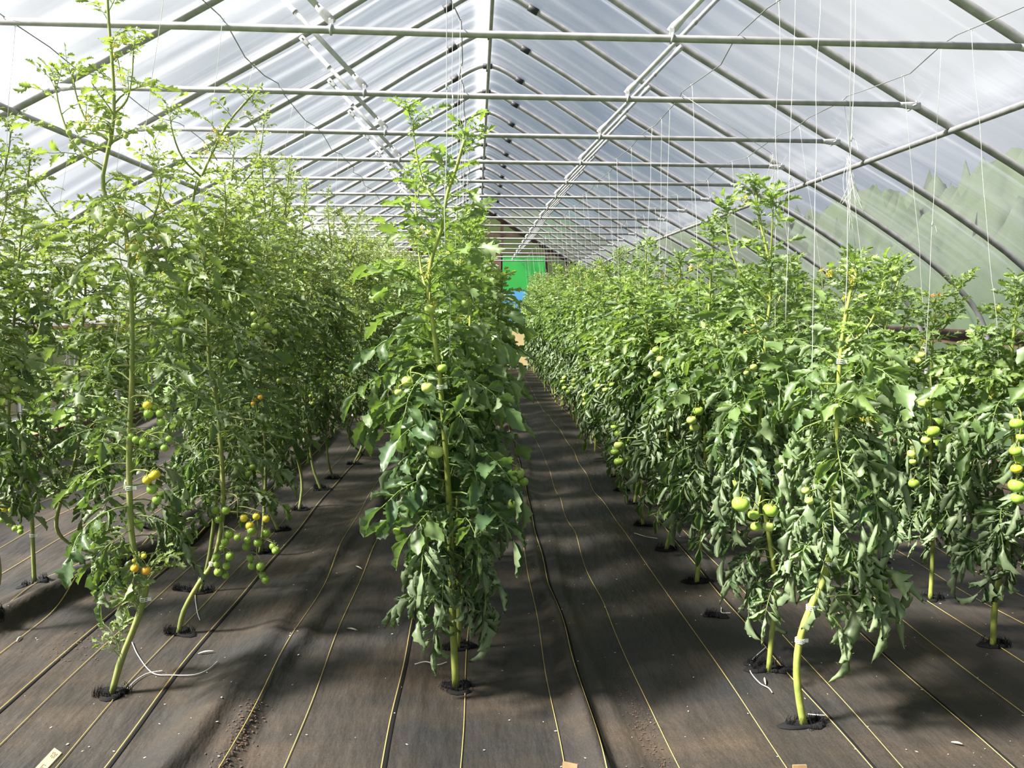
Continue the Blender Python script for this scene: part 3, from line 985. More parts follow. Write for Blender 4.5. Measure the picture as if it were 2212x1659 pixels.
# low sprig of small leaves at the foot of that plant
L1 = b
PLANTS.append(('L', 0, b, 2.6))
b = base_at(385, 1377)
st = stem_from_px([(397, 1320), (430, 1260), (460, 1215), (478, 1140), (482, 1060), (472, 900), (452, 780), (446, 640), (436, 520), (416, 440), (438, 375), (490, 270), (545, 205)], b[1], b)
_cl = [(1425, 250), (1385, 305), (1470, 305), (1390, 355), (1450, 365), (1398, 405), (1443, 425), (1440, 210), (1465, 165), (1520, 185)]
_cr = [(1585, 200), (1575, 243), (1650, 218), (1600, 315), (1612, 365), (1668, 370), (1680, 428), (1698, 455), (1703, 155), (1745, 240), (1765, 268), (1610, 140)]
_cu = [(1703, 65), (1560, 60), (1600, 110), (1640, 50), (1395, 70), (1380, 10), (1445, 10)]
cv = lambda L_, sk: [(x / 2.962, 1099 + y / 2.962, 8.0 + (i % 3) * 0.9, sk) for i, (x, y) in enumerate(L_)]
tr = [(at(475, 1130, Y=b[1]) - b, px_fruits(cv(_cl, GR), b[1] - 0.06, b, 'cherry', rg0, 0.015)),
      (at(478, 1110, Y=b[1]) - b, px_fruits(cv(_cr, GR), b[1] - 0.04, b, 'cherry', rg0, 0.02)),
      (at(480, 1070, Y=b[1]) - b, px_fruits(cv(_cu[:4], YE) + cv(_cu[4:], GR), b[1] - 0.05, b, 'cherry', rg0, 0.02)),
      (at(470, 900, Y=b[1]) - b, px_fruits([(550, 863, 5, OR), (562, 858, 5.5, OR), (546, 872, 4.5, OR)], b[1] - 0.15, b, 'cherry', rg0, 0.01)),
      (at(430, 480, Y=b[1]) - b, px_fruits([(466, 498, 6, PA), (478, 504, 6, PA), (512, 500, 6, PA), (530, 503, 5, PA), (541, 512, 5, PA), (455, 492, 5, PA)], b[1] - 0.06, b, 'cherry', rg0, 0.02)),
      (at(447, 660, Y=b[1]) - b, px_fruits([(383, 612, 8, PA), (384, 626, 7, PA), (374, 642, 7, PA), (395, 672, 7, PA), (400, 688, 7, PA), (394, 718, 8, PA)], b[1] - 0.12, b, 'cherry', rg0, 0.02)),
      (at(447, 640, Y=b[1]) - b, px_fruits([(548, 680, 7, PA), (563, 694, 7, PA), (549, 704, 7, PA), (577, 704, 7, PA), (593, 716, 6, PA)], b[1] - 0.10, b, 'cherry', rg0, 0.02))]
fc = facing(b)
make_plant('tomato_plant', b, 'second tomato plant left of centre, leaning stem, big truss of green cherry tomatoes', 'plant', GP['L'], 'cherry', st, 108, 0.62, dens=1.15, size=1.0,
           old_to=0.95, young_from=1.8, thin=(2.0, 2.8), shoots=5, flowers=7, trusses=tr, clips=(0.35, 1.9), r0=0.0125, wisp=True, skip=[(0.55, 0.95, fc, 0.9)])
PLANTS.append(('L', 1, b, 2.4))
b = base_at(432, 1283)
make_plant('tomato_plant', b, 'third tomato plant left of centre, growing up behind the leaning one', 'plant', GP['L'], 'cherry',
           [(0, 0, -0.01), (0.06, 0.02, 0.25), (0.12, 0.0, 0.7), (0.14, 0.05, 1.3), (0.2, 0.0, 1.9), (0.24, 0.05, 2.45)], 109, 0.55, thin=(2.05, 2.0), dens=1.15,
           old_to=0.95, young_from=1.8, shoots=5, flowers=6, auto_truss=5, r0=0.0115, wisp=True)
PLANTS.append(('L', 2, b, 2.4))
# far left row
b = base_at(75, 1270)
st = stem_from_px([(71, 1180), (66, 1100), (40, 1040), (18, 980), (20, 860), (30, 700), (38, 580), (50, 470), (60, 390), (64, 345)], b[1], b)
tr = [(at(40, 1045, Y=b[1]) - b, px_fruits([(4, 1082, 6, YE), (17, 1071, 5, YE), (20, 1083, 6, YE), (8, 1100, 6.5, YE), (24, 1101, 6, YE), (5, 1123, 7, GR), (21, 1131, 7, GR), (32, 1142, 6, GR), (44, 1140, 6, GR), (44, 1149, 6, GR)], b[1] - 0.08, b, 'cherry', rg0, 0.015))]
make_plant('tomato_plant', b, 'tomato plant of the far left row with a truss of small yellow tomatoes', 'plant', GP['FL'], 'cherry', st, 110, 0.6, thin=(2.0, 2.0), dens=1.15,
           old_to=1.0, young_from=1.8, shoots=5, flowers=5, trusses=tr, auto_truss=2, clips=(0.28, 0.55), r0=0.0115, wisp=True)
PLANTS.append(('FL', 0, b, 2.4))

# ---- prototypes for the rest of the rows
PROTO = {'beef': [], 'cherry': []}
for i in range(5):
    rg = np.random.default_rng(300 + i)
    x = rg.normal(0, 0.05, 6)
    y = rg.normal(0, 0.04, 6)
    h = (1.95, 1.8, 2.05, 1.88, 1.98)[i]
    st = [(0, 0, -0.01), (x[1], y[1], 0.25), (x[2], y[2], 0.7), (x[3], y[3], 1.15), (x[4], y[4], h * 0.8), (x[5], y[5], h)]
    PROTO['beef'].append((make_plant('tomato_plant', (0, 0, 0), '', 'plant', None, 'beef', st, 400 + i, 0.36, dens=1.0, old_to=1.1, young_from=1.45, shoots=4,
                                     flowers=4, auto_truss=3, hi=False, clips=(1.35,), r0=0.0125), h))
for i in range(5):
    rg = np.random.default_rng(320 + i)
    x = rg.normal(0, 0.06, 6)
    y = rg.normal(0, 0.05, 6)
    h = (2.45, 2.6, 2.35, 2.7, 2.5)[i]
    st = [(0, 0, -0.01), (x[1] + 0.05, y[1], 0.25), (x[2] + 0.08, y[2], 0.8), (x[3] + 0.08, y[3], 1.35), (x[4] + 0.1, y[4], h * 0.8), (x[5] + 0.1, y[5], h)]
    PROTO['cherry'].append((make_plant('tomato_plant', (0, 0, 0), '', 'plant', None, 'cherry', st, 420 + i, 0.52, thin=(2.05, 2.0), dens=1.1, old_to=0.9, young_from=1.6, shoots=6,
                                       flowers=7, auto_truss=5, hi=False, clips=(1.2,), r0=0.011, wisp=True), h))
KIDS = {}
for o in bpy.data.objects:
    if o.parent:
        KIDS.setdefault(o.parent.name, []).append(o)
FARKIDS = {k: [c for c in v if c.name.split('.')[0] in ('stem', 'foliage')] for k, v in KIDS.items()}
ROWS = {  # kind, x(y), first free y list, count of plants already standing
    'C': ('beef', lambda y: -0.20 - 0.008 * (y - 3), [4.12 + 0.56 * k for k in range(28)], 2, 1.05),
    'R': ('beef', lambda y: 1.18 + 0.009 * (y - 4), [3.86 if False else 4.42 + 0.575 * k for k in range(27)], 2, 0.98),
    'FR': ('beef', lambda y: 2.43, [2.92] + [4.66 + 0.56 * k for k in range(26)], 2, 0.98),
    'L': ('cherry', lambda y: -1.60 + 0.035 * min(y - 3, 6), [4.88 + 0.59 * k for k in range(26)], 3, 1.0),
    'FL': ('cherry', lambda y: -2.58 + 0.01 * y, [3.7, 5.0] + [5.6 + 0.62 * k for k in range(24)], 1, 0.88),
}
used = {}
for row, (kind, xf, ys, n0, hs) in ROWS.items():
    rg = np.random.default_rng(sum(map(ord, row)) + 50)
    for i, y in enumerate(ys):
        if y > 20.0:
            continue
        j = int(rg.integers(5))
        proto, h = PROTO[kind][j]
        x = xf(y) + rg.normal(0, 0.035)
        y = y + rg.normal(0, 0.04)
        loc = (x, y, fz(x, y))
        n = n0 + i
        far = y > 9.5
        if row == 'FR' and i == 0:
            label = 'tomato plant of the far right row at the right edge, nearest the camera'
        elif row == 'FL' and i == 0:
            label = 'tomato plant of the far left row at the left edge, nearest the camera'
        elif not far:
            label = ('leafy' if kind == 'beef' else 'tall wispy') + ' tomato plant standing ' + ORD[n - (1 if row in ('FR',) else 0)] + ' in ' + ROWTXT[row]
        else:
            label = ('leafy' if kind == 'beef' else 'tall wispy') + ' tomato plant in the packed far stretch of ' + ROWTXT[row]
        # the prototype itself is used as a plant the first time
        if (kind, j) not in used and not far:
            o = proto
            used[kind, j] = o
        else:
            o = copy_tree(proto, None, FARKIDS if y > 11.5 else KIDS)
        sc = hs * rg.uniform(0.95, 1.06) * (1.0 + 0.010 * max(0, y - 4) if row == 'R' else 1.0)
        o.location = loc
        o.scale = (rg.uniform(0.95, 1.1), rg.uniform(0.95, 1.1), sc)
        o.rotation_euler = (0, 0, rg.uniform(0, 2 * PI))
        tag(o, label, 'plant', GP[row])
        PLANTS.append((row, n, np.array(loc), h * sc))
for kind in PROTO:
    for j, (proto, h) in enumerate(PROTO[kind]):
        if (kind, j) not in used:
            y = 3.9
            for c in KIDS.get(proto.name, []):
                for d in KIDS.get(c.name, []):
                    bpy.data.objects.remove(d)
                bpy.data.objects.remove(c)
            bpy.data.objects.remove(proto)

# little sprig at the foot of the nearest left plant: a part of it
sg = Geo()
rgS = np.random.default_rng(77)
root = next(o for o in COL.objects if o.get('label', '').startswith('tallest tomato plant'))
for (px, py), az in (((258, 1425), 2.6), ((318, 1255), 0.5), ((300, 1330), 2.9)):
    p = at(px, py, Y=L1[1]) - L1
    for k in range(5):
        place_leaf(sg, 'cherry_young', True, p + [0, 0, 0.015 * k], az + rgS.normal(0, 0.7), rgS.uniform(0.2, 0.8), rgS.uniform(0.45, 0.8), 0.6, rgS)
sg.build('side_sprig', 'leaf_cherry', root, tint=True)['label'] = 'fresh green sprig low on the stem'

hs = 900
for row, n, b, h in PLANTS:
    if b[1] < 8:
        hs += 1
        planting_hole(b[0] + 0.005, b[1] + (0.01 if n else 0.0), 0.055 if b[1] < 5 else 0.05, hs)
for px, py in ((1545, 1332), (395, 1278), (1640, 1437), (690, 1055)):
    hs += 1
    p = at(px, py, Z=0)
    planting_hole(p[0], p[1], 0.04, hs)

# ------------------------------------------------------------------ the house
BOWPTS = [(0, 2.71), (0.10, 2.69), (0.22, 2.635), (0.34, 2.565), (0.8, 2.30), (1.38, 1.945), (2.2, 1.49), (2.6, 1.27), (2.90, 1.115), (3.25, 0.93), (3.6, 0.72), (4.05, 0.42), (4.35, 0.16), (4.52, -0.04), (4.64, -0.32), (4.70, -0.7), (4.72, -1.15), (4.72, -1.62)]


def arch(off=0.0, n=90):
    h = smooth_path([(x, 0, z) for x, z in BOWPTS], n)[:, [0, 2]]
    full = np.concatenate([(h * [-1, 1])[::-1][:-1], h])
    if off:
        t = np.gradient(full, axis=0)
        t /= np.linalg.norm(t, axis=1)[:, None]
        full = full + np.stack([-t[:, 1], t[:, 0]], 1) * off
    return full


AR = arch()
NB = 17
for k in range(-1, NB):
    y = BOW0 + S * k
    dz = drop(y) + CAMH
    n_ = k + 2
    root = empty('roof_bow', (0, y, dz), 'galvanised arched roof bow, ' + ORD[k + 1] + ' from the camera', 'frame pipe', 'roof bows along the house')
    P = np.stack([AR[:, 0], np.zeros(len(AR)), AR[:, 1]], 1)
    g = Geo().add(*tube(P[::2], 0.024, 10))
    g.build('bow_pipe', 'galv', root)
    for sgn in (-1, 1):
        a, c = np.array([0.325 * sgn, 0, 2.573]), np.array([0.405 * sgn, 0, 2.529])
        Geo().add(*tube([a, (a + c) / 2, c], [0.029, 0.030, 0.0285], 10)).build('tape_band', 'tape', root)['label'] = 'black tape wrap'
    g = Geo().add(*tube([[-0.05, 0, 2.70], [0.05, 0, 2.70]], 0.031, 8)).add(*box((0, 0, 2.672), (0.03, 0.06, 0.05))).add(*box((0.028, -0.02, 2.69), (0.02, 0.02, 0.05)))
    g.build('ridge_clamp', 'tape', root)['label'] = 'black ridge clamp'

RY = np.linspace(1.5, 20.55, 40)
pts = np.array([(0.012, y, CAMH + 2.66 + drop(y)) for y in RY])
tag(Geo().add(*tube(pts, 0.019, 8)).build('ridge_purlin', 'galv'), 'long ridge pipe running along the peak of the roof', 'frame pipe', 'lengthwise purlins')
for sgn, nm in ((-1, 'left'), (1, 'right')):
    pts = np.array([(sgn * 2.845, y, CAMH + 1.115 + drop(y)) for y in RY])
    o = empty('side_purlin', (sgn * 2.845, 1.5, CAMH + 1.115), 'lengthwise purlin pipe under the ' + nm + ' roof slope', 'frame pipe', 'lengthwise purlins')
    Geo().add(*tube(pts - [sgn * 2.845, 1.5, CAMH + 1.115], 0.021, 8)).build('purlin_pipe', 'galv', o)
    for k in range(0, NB):
        y = BOW0 + S * k
        c = np.array([sgn * 2.845, y, CAMH + 1.115 + drop(y)]) - [sgn * 2.845, 1.5, CAMH + 1.115]
        a = np.linspace(-0.6, 3.74, 9)
        Geo().add(*tube(np.stack([c[0] + 0.026 * np.cos(a), np.full(9, c[1]), c[2] + 0.026 * np.sin(a)], 1), 0.004, 5)).build('strap', 'galv', o)

WE = 2.56
for k in range(16):
    y = BAR0 + S * k
    z = BARZ + drop(y)
    o = empty('tie_bar', (0, y, z), 'galvanised tie bar across the house, ' + ORD[k] + ' from the camera', 'frame pipe', 'tie bars across the house')
    Geo().add(*tube([(-WE + 0.1, 0, 0), (-1.3, 0, 0), (0, 0, -0.004), (1.3, 0, 0), (WE - 0.1, 0, 0)], 0.0165, 10)).build('bar_pipe', 'galv', o)
    for sgn in (-1, 1):
        g = Geo()
        V, Q = tube([(sgn * (WE - 0.11), 0, 0), (sgn * (WE - 0.07), 0, 0), (sgn * (WE - 0.03), 0.006, 0), (sgn * (WE + 0.045), 0.012, 0)], [0.0165, 0.018, 0.023, 0.022], 10)
        f = np.clip((np.abs(V[:, 0]) - (WE - 0.11)) / 0.07, 0, 1)
        V[:, 1] = V[:, 1] * (1 - 0.72 * f) + 0.016 * f
        g.add(V, Q)
        g.add(*tube([(sgn * WE, -0.012, 0), (sgn * WE, 0.045, 0)], 0.007, 6))
        a = np.linspace(0.3, 5.9, 12)
        cz = 0.012
        g.add(*tube(np.stack([sgn * (WE + 0.02) + 0.02 * np.cos(a), 0.066 + 0.03 * np.sin(a), cz + 0.028 * np.cos(a)], 1), 0.006, 5))
        g.build('flattened_end', 'galv_bright', o)
    for sgn in (-1, 1):
        a = np.linspace(0, 2 * PI, 13)
        g = Geo().add(*tube(np.stack([np.full(13, sgn * 0.785) + 0.002 * np.sin(a), 0.021 * np.cos(a), 0.021 * np.sin(a)], 1), 0.006, 5, cap=False))
        g.add(*box((sgn * 0.785, 0, 0.03), (0.022, 0.008, 0.03)))
        g.build('pipe_clamp', 'galv_bright', o)
    for sgn, nm in ((-1, 'left'), (1, 'right')):
        A = np.array([sgn * 0.79, 0.012, 0.045])
        B = np.array([sgn * 1.375, 0.03, 0.655])
        d = unit(B - A)
        r = empty('roof_strut', (0, y, z), 'sloping strut from tie bar to ' + nm + ' roof slope, ' + ORD[k] + ' from the camera', 'frame pipe', nm + ' roof struts')
        Geo().add(*tube([A + d * 0.07, (A + B) / 2, B - d * 0.07], 0.0150, 10)).build('strut_pipe', 'galv_bright', r)
        mid = A + d * 0.68 * np.linalg.norm(B - A)
        Geo().add(*tube([mid - d * 0.008, mid + d * 0.008], 0.0175, 10)).build('collar', 'galv', r)
        for p, q in ((A, d), (B, -d)):
            V, Q = tube([p + q * 0.085, p + q * 0.05, p + q * 0.015, p - q * 0.018], [0.0150, 0.019, 0.023, 0.019], 10)
            f = np.clip(1 - ((V - p) @ q) / 0.08, 0, 1)
            V[:, 1] = V[:, 1] * (1 - 0.72 * f) + p[1] * 0.72 * f
            Geo().add(V, Q).add(*tube([p - [0, 0.012, 0], p + [0, 0.03, 0]], 0.007, 6)).build('flattened_end', 'galv_bright', r)

# polythene roof, pulled tight over the bows and sagging a little between them
AF = arch(0.027, 70)
fy = np.arange(-2.6, 20.6, 0.02)
ph = ((fy - BOW0) / S) % 1.0
sag = 0.022 * np.sin(PI * ph) ** 0.7
t = np.gradient(AF, axis=0)
t /= np.linalg.norm(t, axis=1)[:, None]
nrm = np.stack([-t[:, 1], t[:, 0]], 1)
arcs = np.concatenate([[0], np.cumsum(np.linalg.norm(np.diff(AF, axis=0), axis=1))])
rw = np.random.default_rng(9)
wv = np.zeros((len(AF), len(fy)))
for i in range(26):
    f = rw.uniform(8, 34)
    wv += rw.uniform(0.2, 1.0) * np.sin(f * fy[None, :] + rw.uniform(-0.9, 0.9) * arcs[:, None] + rw.uniform(0, 6.28)) / (f ** 0.6) * (0.5 + 0.5 * np.sin(rw.uniform(0.3, 1.2) * arcs[:, None] + rw.uniform(0, 6.28)))
wv *= 0.006 * np.sin(PI * ph)[None, :] ** 0.6
X = AF[:, 0][:, None] - nrm[:, 0][:, None] * (sag[None, :] - wv)
Z = AF[:, 1][:, None] - nrm[:, 1][:, None] * (sag[None, :] - wv) + np.array([drop(y) for y in fy])[None, :] + CAMH
keep = (AF[:, 1] > -0.30)
i0, i1 = np.where(keep)[0][[0, -1]]
X, Z = X[i0:i1 + 1], Z[i0:i1 + 1]
V = np.stack([X, np.broadcast_to(fy[None, :], X.shape), Z], -1).reshape(-1, 3)
nu, nv = X.shape
i, j = np.meshgrid(np.arange(nu - 1), np.arange(nv - 1), indexing='ij')
Q = np.stack([i * nv + j, i * nv + j + 1, (i + 1) * nv + j + 1, (i + 1) * nv + j], -1).reshape(-1, 4)
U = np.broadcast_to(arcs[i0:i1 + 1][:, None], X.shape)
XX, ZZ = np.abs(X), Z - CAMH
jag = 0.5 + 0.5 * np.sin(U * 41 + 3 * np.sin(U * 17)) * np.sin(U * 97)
milk_glare = 0.95 * np.exp(-((ph[None, :] - 0.16 - 0.02 * np.sin(U * 1.3)) / (0.009 + 0.011 * jag)) ** 2)  # glare painted into the film: streaks beside bows, then ridge and purlin bands
milk_glare = milk_glare + 0.35 * np.exp(-((ph[None, :] - 0.55 - 0.1 * np.sin(U * 0.8 + 1)) / 0.05) ** 2)
milk_glare = milk_glare + 1.6 * np.exp(-((X + 0.05) / 0.07) ** 2)
milk_glare = milk_glare + 0.8 * np.exp(-((XX - 2.70) / 0.10) ** 2) * (XX < 2.845) + 0.25 * np.exp(-((XX - 2.6) / 0.25) ** 2)
milk_glare = milk_glare + 0.22 * np.clip((XX - 2.9) / 0.9, 0, 1)
struct(Geo().add(V, Q, 0, milk_glare.ravel()).build('ceiling', 'film', tint=True))

# side walls: hip board, hanging roll-up curtain, board at the ground
for sgn, nm in ((-1, 'left'), (1, 'right')):
    g = Geo()
    for y0 in np.arange(-2.5, 20.0, 3.8):
        g.add(*box((sgn * 4.70, y0 + 1.89, 1.36), (0.04, 3.77, 0.14)))
    struct(g.build('trim_' + ('1' if sgn < 0 else '2'), 'timber'))
    ys = np.arange(-2.5, 20.5, 0.12)
    zs = np.linspace(1.30, 0.45 if sgn < 0 else 0.30, 9)
    Yg, Zg = np.meshgrid(ys, zs, indexing='ij')
    Xg = sgn * (4.76 + 0.02 * np.sin(Yg * 6 + Zg * 2) + 0.012 * np.sin(Yg * 15))
    V = np.stack([Xg, Yg, Zg], -1).reshape(-1, 3)
    nz_ = len(zs)
    i, j = np.meshgrid(np.arange(len(ys) - 1), np.arange(nz_ - 1), indexing='ij')
    Q = np.stack([i * nz_ + j, (i + 1) * nz_ + j, (i + 1) * nz_ + j + 1, i * nz_ + j + 1], -1).reshape(-1, 4)
    g = Geo().add(V, Q)
    w = struct(g.build('wall_' + nm, 'film_side'))
    zr = zs[-1]
    Geo().add(*tube([(sgn * 4.76, y, zr) for y in np.linspace(-2.5, 20.4, 12)], 0.035, 8)).build('curtain_roll', 'film_side', w)
    struct(Geo().add(*box((sgn * 4.78, 9, 0.10), (0.04, 23, 0.26))).build('baseboard_' + nm, 'timber'))

# far end wall
EY = 20.62
ED = drop(EY)
g = Geo()
top = [(x, z + CAMH + ED) for x, z in AR if z > -1.3]
cols = np.array(top)
V = np.concatenate([np.stack([cols[:, 0], np.full(len(cols), EY + 0.10), cols[:, 1]], 1), np.stack([cols[:, 0], np.full(len(cols), EY + 0.10), np.full(len(cols), -0.05)], 1)])
m = len(cols)
g.add(V, [[i, i + 1, m + i + 1, m + i] for i in range(m - 1)])
WALL = struct(g.build('wall_far', 'fibreglass'))
# rafters along the gable, studs and rails of the end wall
raf = np.stack([AR[:, 0] * 0.985, np.full(len(AR), EY), AR[:, 1] + CAMH + ED - 0.05], 1)
for half in (raf[:90], raf[89:]):
    g = Geo()
    P = half[half[:, 2] > 0.2]
    a = P[:, [0, 2]]
    tt = np.gradient(a, axis=0)
    tt /= np.linalg.norm(tt, axis=1)[:, None]
    nn = np.stack([-tt[:, 1], tt[:, 0]], 1) * 0.045
    up, lo = a + nn, a - nn
    rows = []
    for yy in (EY - 0.02, EY + 0.04):
        rows.append(np.stack([up[:, 0], np.full(len(a), yy), up[:, 1]], 1))
        rows.append(np.stack([lo[:, 0], np.full(len(a), yy), lo[:, 1]], 1))
    k = len(a)
    Qs = []
    for i in range(k - 1):
        for A_, B_ in ((0, 1), (2, 0), (1, 3), (3, 2)):
            Qs.append([A_ * k + i, B_ * k + i, B_ * k + i + 1, A_ * k + i + 1])
    g.add(np.concatenate(rows), Qs)
    g.build('rafter_board', 'timber', WALL)


def gable_z(x):
    h = AR[AR[:, 0] >= 0]
    return float(np.interp(abs(x), h[:, 0], h[:, 1])) + CAMH + ED


for x in (-3.6, -2.5, -1.55, -0.52, 0.56, 1.755, 2.30, 3.5):
    top_z = gable_z(x) - 0.1
    Geo().add(*box((x, EY + 0.03, top_z / 2), (0.085, 0.07, top_z))).build('stud', 'timber', WALL)
for zc, hw in ((3.02, 2.35), (3.50, 1.55)):
    Geo().add(*box((0, EY + 0.02, zc), (2 * hw, 0.06, 0.09))).build('rail', 'timber', WALL)
Geo().add(*box((0, EY + 0.02, 0.08), (9.3, 0.06, 0.16))).build('sill_board', 'timber', WALL)
D = struct(Geo().add(*box((0.03, EY - 0.03, 1.49), (1.02, 0.045, 2.94))).build('door_1', 'door'))
for zc in (0.5, 1.5, 2.5):
    Geo().add(*box((0.03, EY - 0.058, zc), (0.94, 0.012, 0.12))).build('door_batten', 'door', D)
for nm, c, z0, z1, lab in (('green', 'pgreen', 2.03, 2.965, 'bright green painted panel topmost on the far end wall'), ('blue', 'pblue', 1.09, 2.03, 'sky blue painted panel in the middle of the far end wall'),
                           ('beige', 'pbeige', 0.04, 1.09, 'beige panel at the foot of the far end wall')):
    g = Geo().add(*box((1.145, EY - 0.04, (z0 + z1) / 2), (1.13, 0.022, z1 - z0 - 0.008)))
    for zz in (z0 + 0.1, z1 - 0.1):
        for xx in (0.62, 1.67):
            g.add(*tube([(xx, EY - 0.051, zz), (xx, EY - 0.056, zz)], 0.008, 6), 0)
    tag(g.build('painted_panel', c), lab, 'panel', 'painted boards on the end wall')

# ------------------------------------------------------------------ wires and twines
WX = {'C': -0.20, 'R': 1.10, 'FR': 2.11, 'L': -1.275, 'FL': -2.24}
WIREZ = {}
for row, x in WX.items():
    rg = np.random.default_rng(sum(map(ord, row)) + 5)
    pts = []
    ends = np.arange(-1, 17)
    for k in ends:
        y = BAR0 + S * k
        z = BARZ + drop(y) + 0.024
        pts += [(x + rg.normal(0, 0.008), y - 0.06, z + 0.004), (x + rg.normal(0, 0.008), y + 0.05, z)]
        for f in (0.35, 0.62):
            pts.append((x + rg.normal(0, 0.022), y + S * f, z - 0.035 * (1 + rg.normal(0, 0.3))))
    pts = np.array(pts)
    WIREZ[row] = pts
    nm = {'C': 'the centre row', 'R': 'the row right of the aisle', 'FR': 'the far right row', 'L': 'the row left of centre', 'FL': 'the far left row'}[row]
    tag(Geo().add(*tube(pts, 0.0028, 5)).build('support_wire', 'wire'), 'grey kinked wire over the tie bars above ' + nm, 'wire', 'support wires over the tie bars')


def wire_at(row, y):
    p = WIREZ[row]
    return np.array([np.interp(y, p[:, 1], p[:, 0]), y, np.interp(y, p[:, 1], p[:, 2])])


GT = 'white twines hanging from the wires'


def twine(a, b, label, r=0.0016, knot=None, wob=0.003, seed=0, group=GT):
    rg = np.random.default_rng(seed)
    n = 9
    P = np.linspace(a, b, n) + np.concatenate([[[0, 0, 0]], rg.normal(0, wob, (n - 2, 3)) * [1, 1, 0], [[0, 0, 0]]])
    g = Geo().add(*tube(smooth_path(P, 18), r, 5))
    al = np.linspace(0, 5.6, 10)     # hook round the wire
    g.add(*tube(np.stack([a[0] + 0.008 * np.sin(al), np.full(10, a[1]) + 0.003 * al / 5.6, a[2] - 0.002 + 0.008 * np.cos(al)], 1), r, 4))
    if knot is not None:
        p = a + (b - a) * knot
        g.add(*tube([p - [0, 0, 0.012], p, p + [0, 0, 0.012]], [r * 1.5, r * 3.2, r * 1.5], 6))
        g.add(*tube(smooth_path([p, p + [0.015, 0, -0.01], p + [0.022, -0.01, -0.05]], 6), r * 0.9, 4))
    o = g.build('support_twine', 'twine')
    return tag(o, label, 'twine', group)


for i, (row, n, b, h) in enumerate(PLANTS):
    rg = np.random.default_rng(1200 + i)
    a = wire_at(row, b[1] + rg.normal(0, 0.05))
    top = min(h - 0.25, 1.75)
    e = np.array([b[0] + rg.normal(0, 0.03) + (a[0] - b[0]) * 0.25, b[1] - 0.03, b[2] + top * 0.8])
    far = b[1] > 9.5
    if row in ('FR', 'FL') and b[1] < 3.9 and n > 1 or (row == 'FL' and n == 1):
        lab = 'white twine above the edge plant of ' + {'FR': 'the far right row', 'FL': 'the far left row'}[row]
    elif far:
        lab = 'white twine among the far twines above ' + ROWTXT[row].replace(' by the film', '')
    else:
        lab = 'white twine hanging above the ' + ORD[n - (1 if row == 'FR' and n > 1 else 0)] + ' plant of ' + ROWTXT[row].replace(' by the film', '')
    twine(a, e, lab, r=0.0010, knot=(0.45 if rg.random() < 0.35 else None), seed=i)
# spare twines of the right hand rows, knotted and frayed
for i, (row, y, px, z1, lab) in enumerate([('R', 3.05, 1690, 1.55, 'long spare twine left of the frayed bundle, right of the aisle'), ('R', 2.55, 1835, 1.6, 'knotted twine with a frayed bundle, right of the aisle'),
                                            ('FR', 3.75, 2040, 1.35, 'spare twine with a knot hanging before the right roof slope'), ('R', 5.2, 1475, 1.7, 'thin spare twine midway along the row right of the aisle'),
                                            ('C', 2.45, 938, 1.8, 'long spare twine hanging free in front of the centre row')]):
    a = wire_at(row, y)
    e = np.array([a[0] + (0.02 if row != 'C' else -0.01), y, z1])
    twine(a, e, lab, r=0.0011, knot=0.55, seed=500 + i, wob=0.002)
for i, (px, py, Y) in enumerate([(1835, 350, 2.6), (1668, 340, 4.7)]):
    p = at(px, py, Y=Y)
    rg = np.random.default_rng(60 + i)
    g = Geo()
    for k in range(9):
        q = p + [rg.normal(0, 0.006), rg.normal(0, 0.006), rg.uniform(0.0, 0.03)]
        g.add(*tube(smooth_path([q, q + [rg.normal(0.01, 0.012), rg.normal(0, 0.01), -0.08], q + [rg.normal(0.02, 0.03), rg.normal(0, 0.02), -0.12 - 0.16 * rg.random()]], 8), 0.0008, 4))
    top_ = wire_at('R', Y)
    g.add(*tube([top_, p + [0, 0, 0.02]], 0.0014, 4))
    tag(g.build('frayed_bundle', 'twine'), ('near' if i == 0 else 'farther') + ' bundle of frayed white twine ends hanging right of the aisle', 'twine', 'frayed twine bundles')

# twine ends lying on the ground
def ground_twine(pix, label, r=0.0022):
    P = []
    for px, py in pix:
        p = at(px, py, Z=0.0)
        p[2] = fz(p[0], p[1]) + r + 0.006
        P.append(p)
    tag(Geo().add(*tube(smooth_path(P, 40), r, 5)).build('loose_twine', 'twine'), label, 'twine', 'loose twine on the ground')


ground_twine([(285, 1398), (300, 1430), (330, 1465), (370, 1469), (420, 1468), (450, 1458), (470, 1442)], 'curved white twine lying beside the nearest left stem')
ground_twine([(274, 1500), (295, 1480), (320, 1466), (352, 1460)], 'short white twine end beside the nearest left planting hole')
ground_twine([(430, 1250), (422, 1290), (426, 1330), (432, 1350)], 'white twine hanging to the ground by the leaning left stem')
ground_twine([(896, 1433), (920, 1430), (945, 1434), (965, 1428)], 'white twine end on the ground left of the nearest centre stem')
ground_twine([(1655, 1402), (1625, 1430), (1620, 1452), (1640, 1478), (1660, 1490), (1668, 1500)], 'white twine curling on the ground before the second right stem')
ground_twine([(1745, 1548), (1765, 1550), (1782, 1551)], 'short white twine end beside the nearest right stem')
ground_twine([(1558, 1316), (1559, 1327), (1578, 1328)], 'bent white wire pin on the ground under the right row')
ground_twine([(1370, 1158), (1395, 1165), (1420, 1168)], 'white twine end at the left edge of the right row')

# ------------------------------------------------------------------ small litter on the fabric
rg = np.random.default_rng(15)


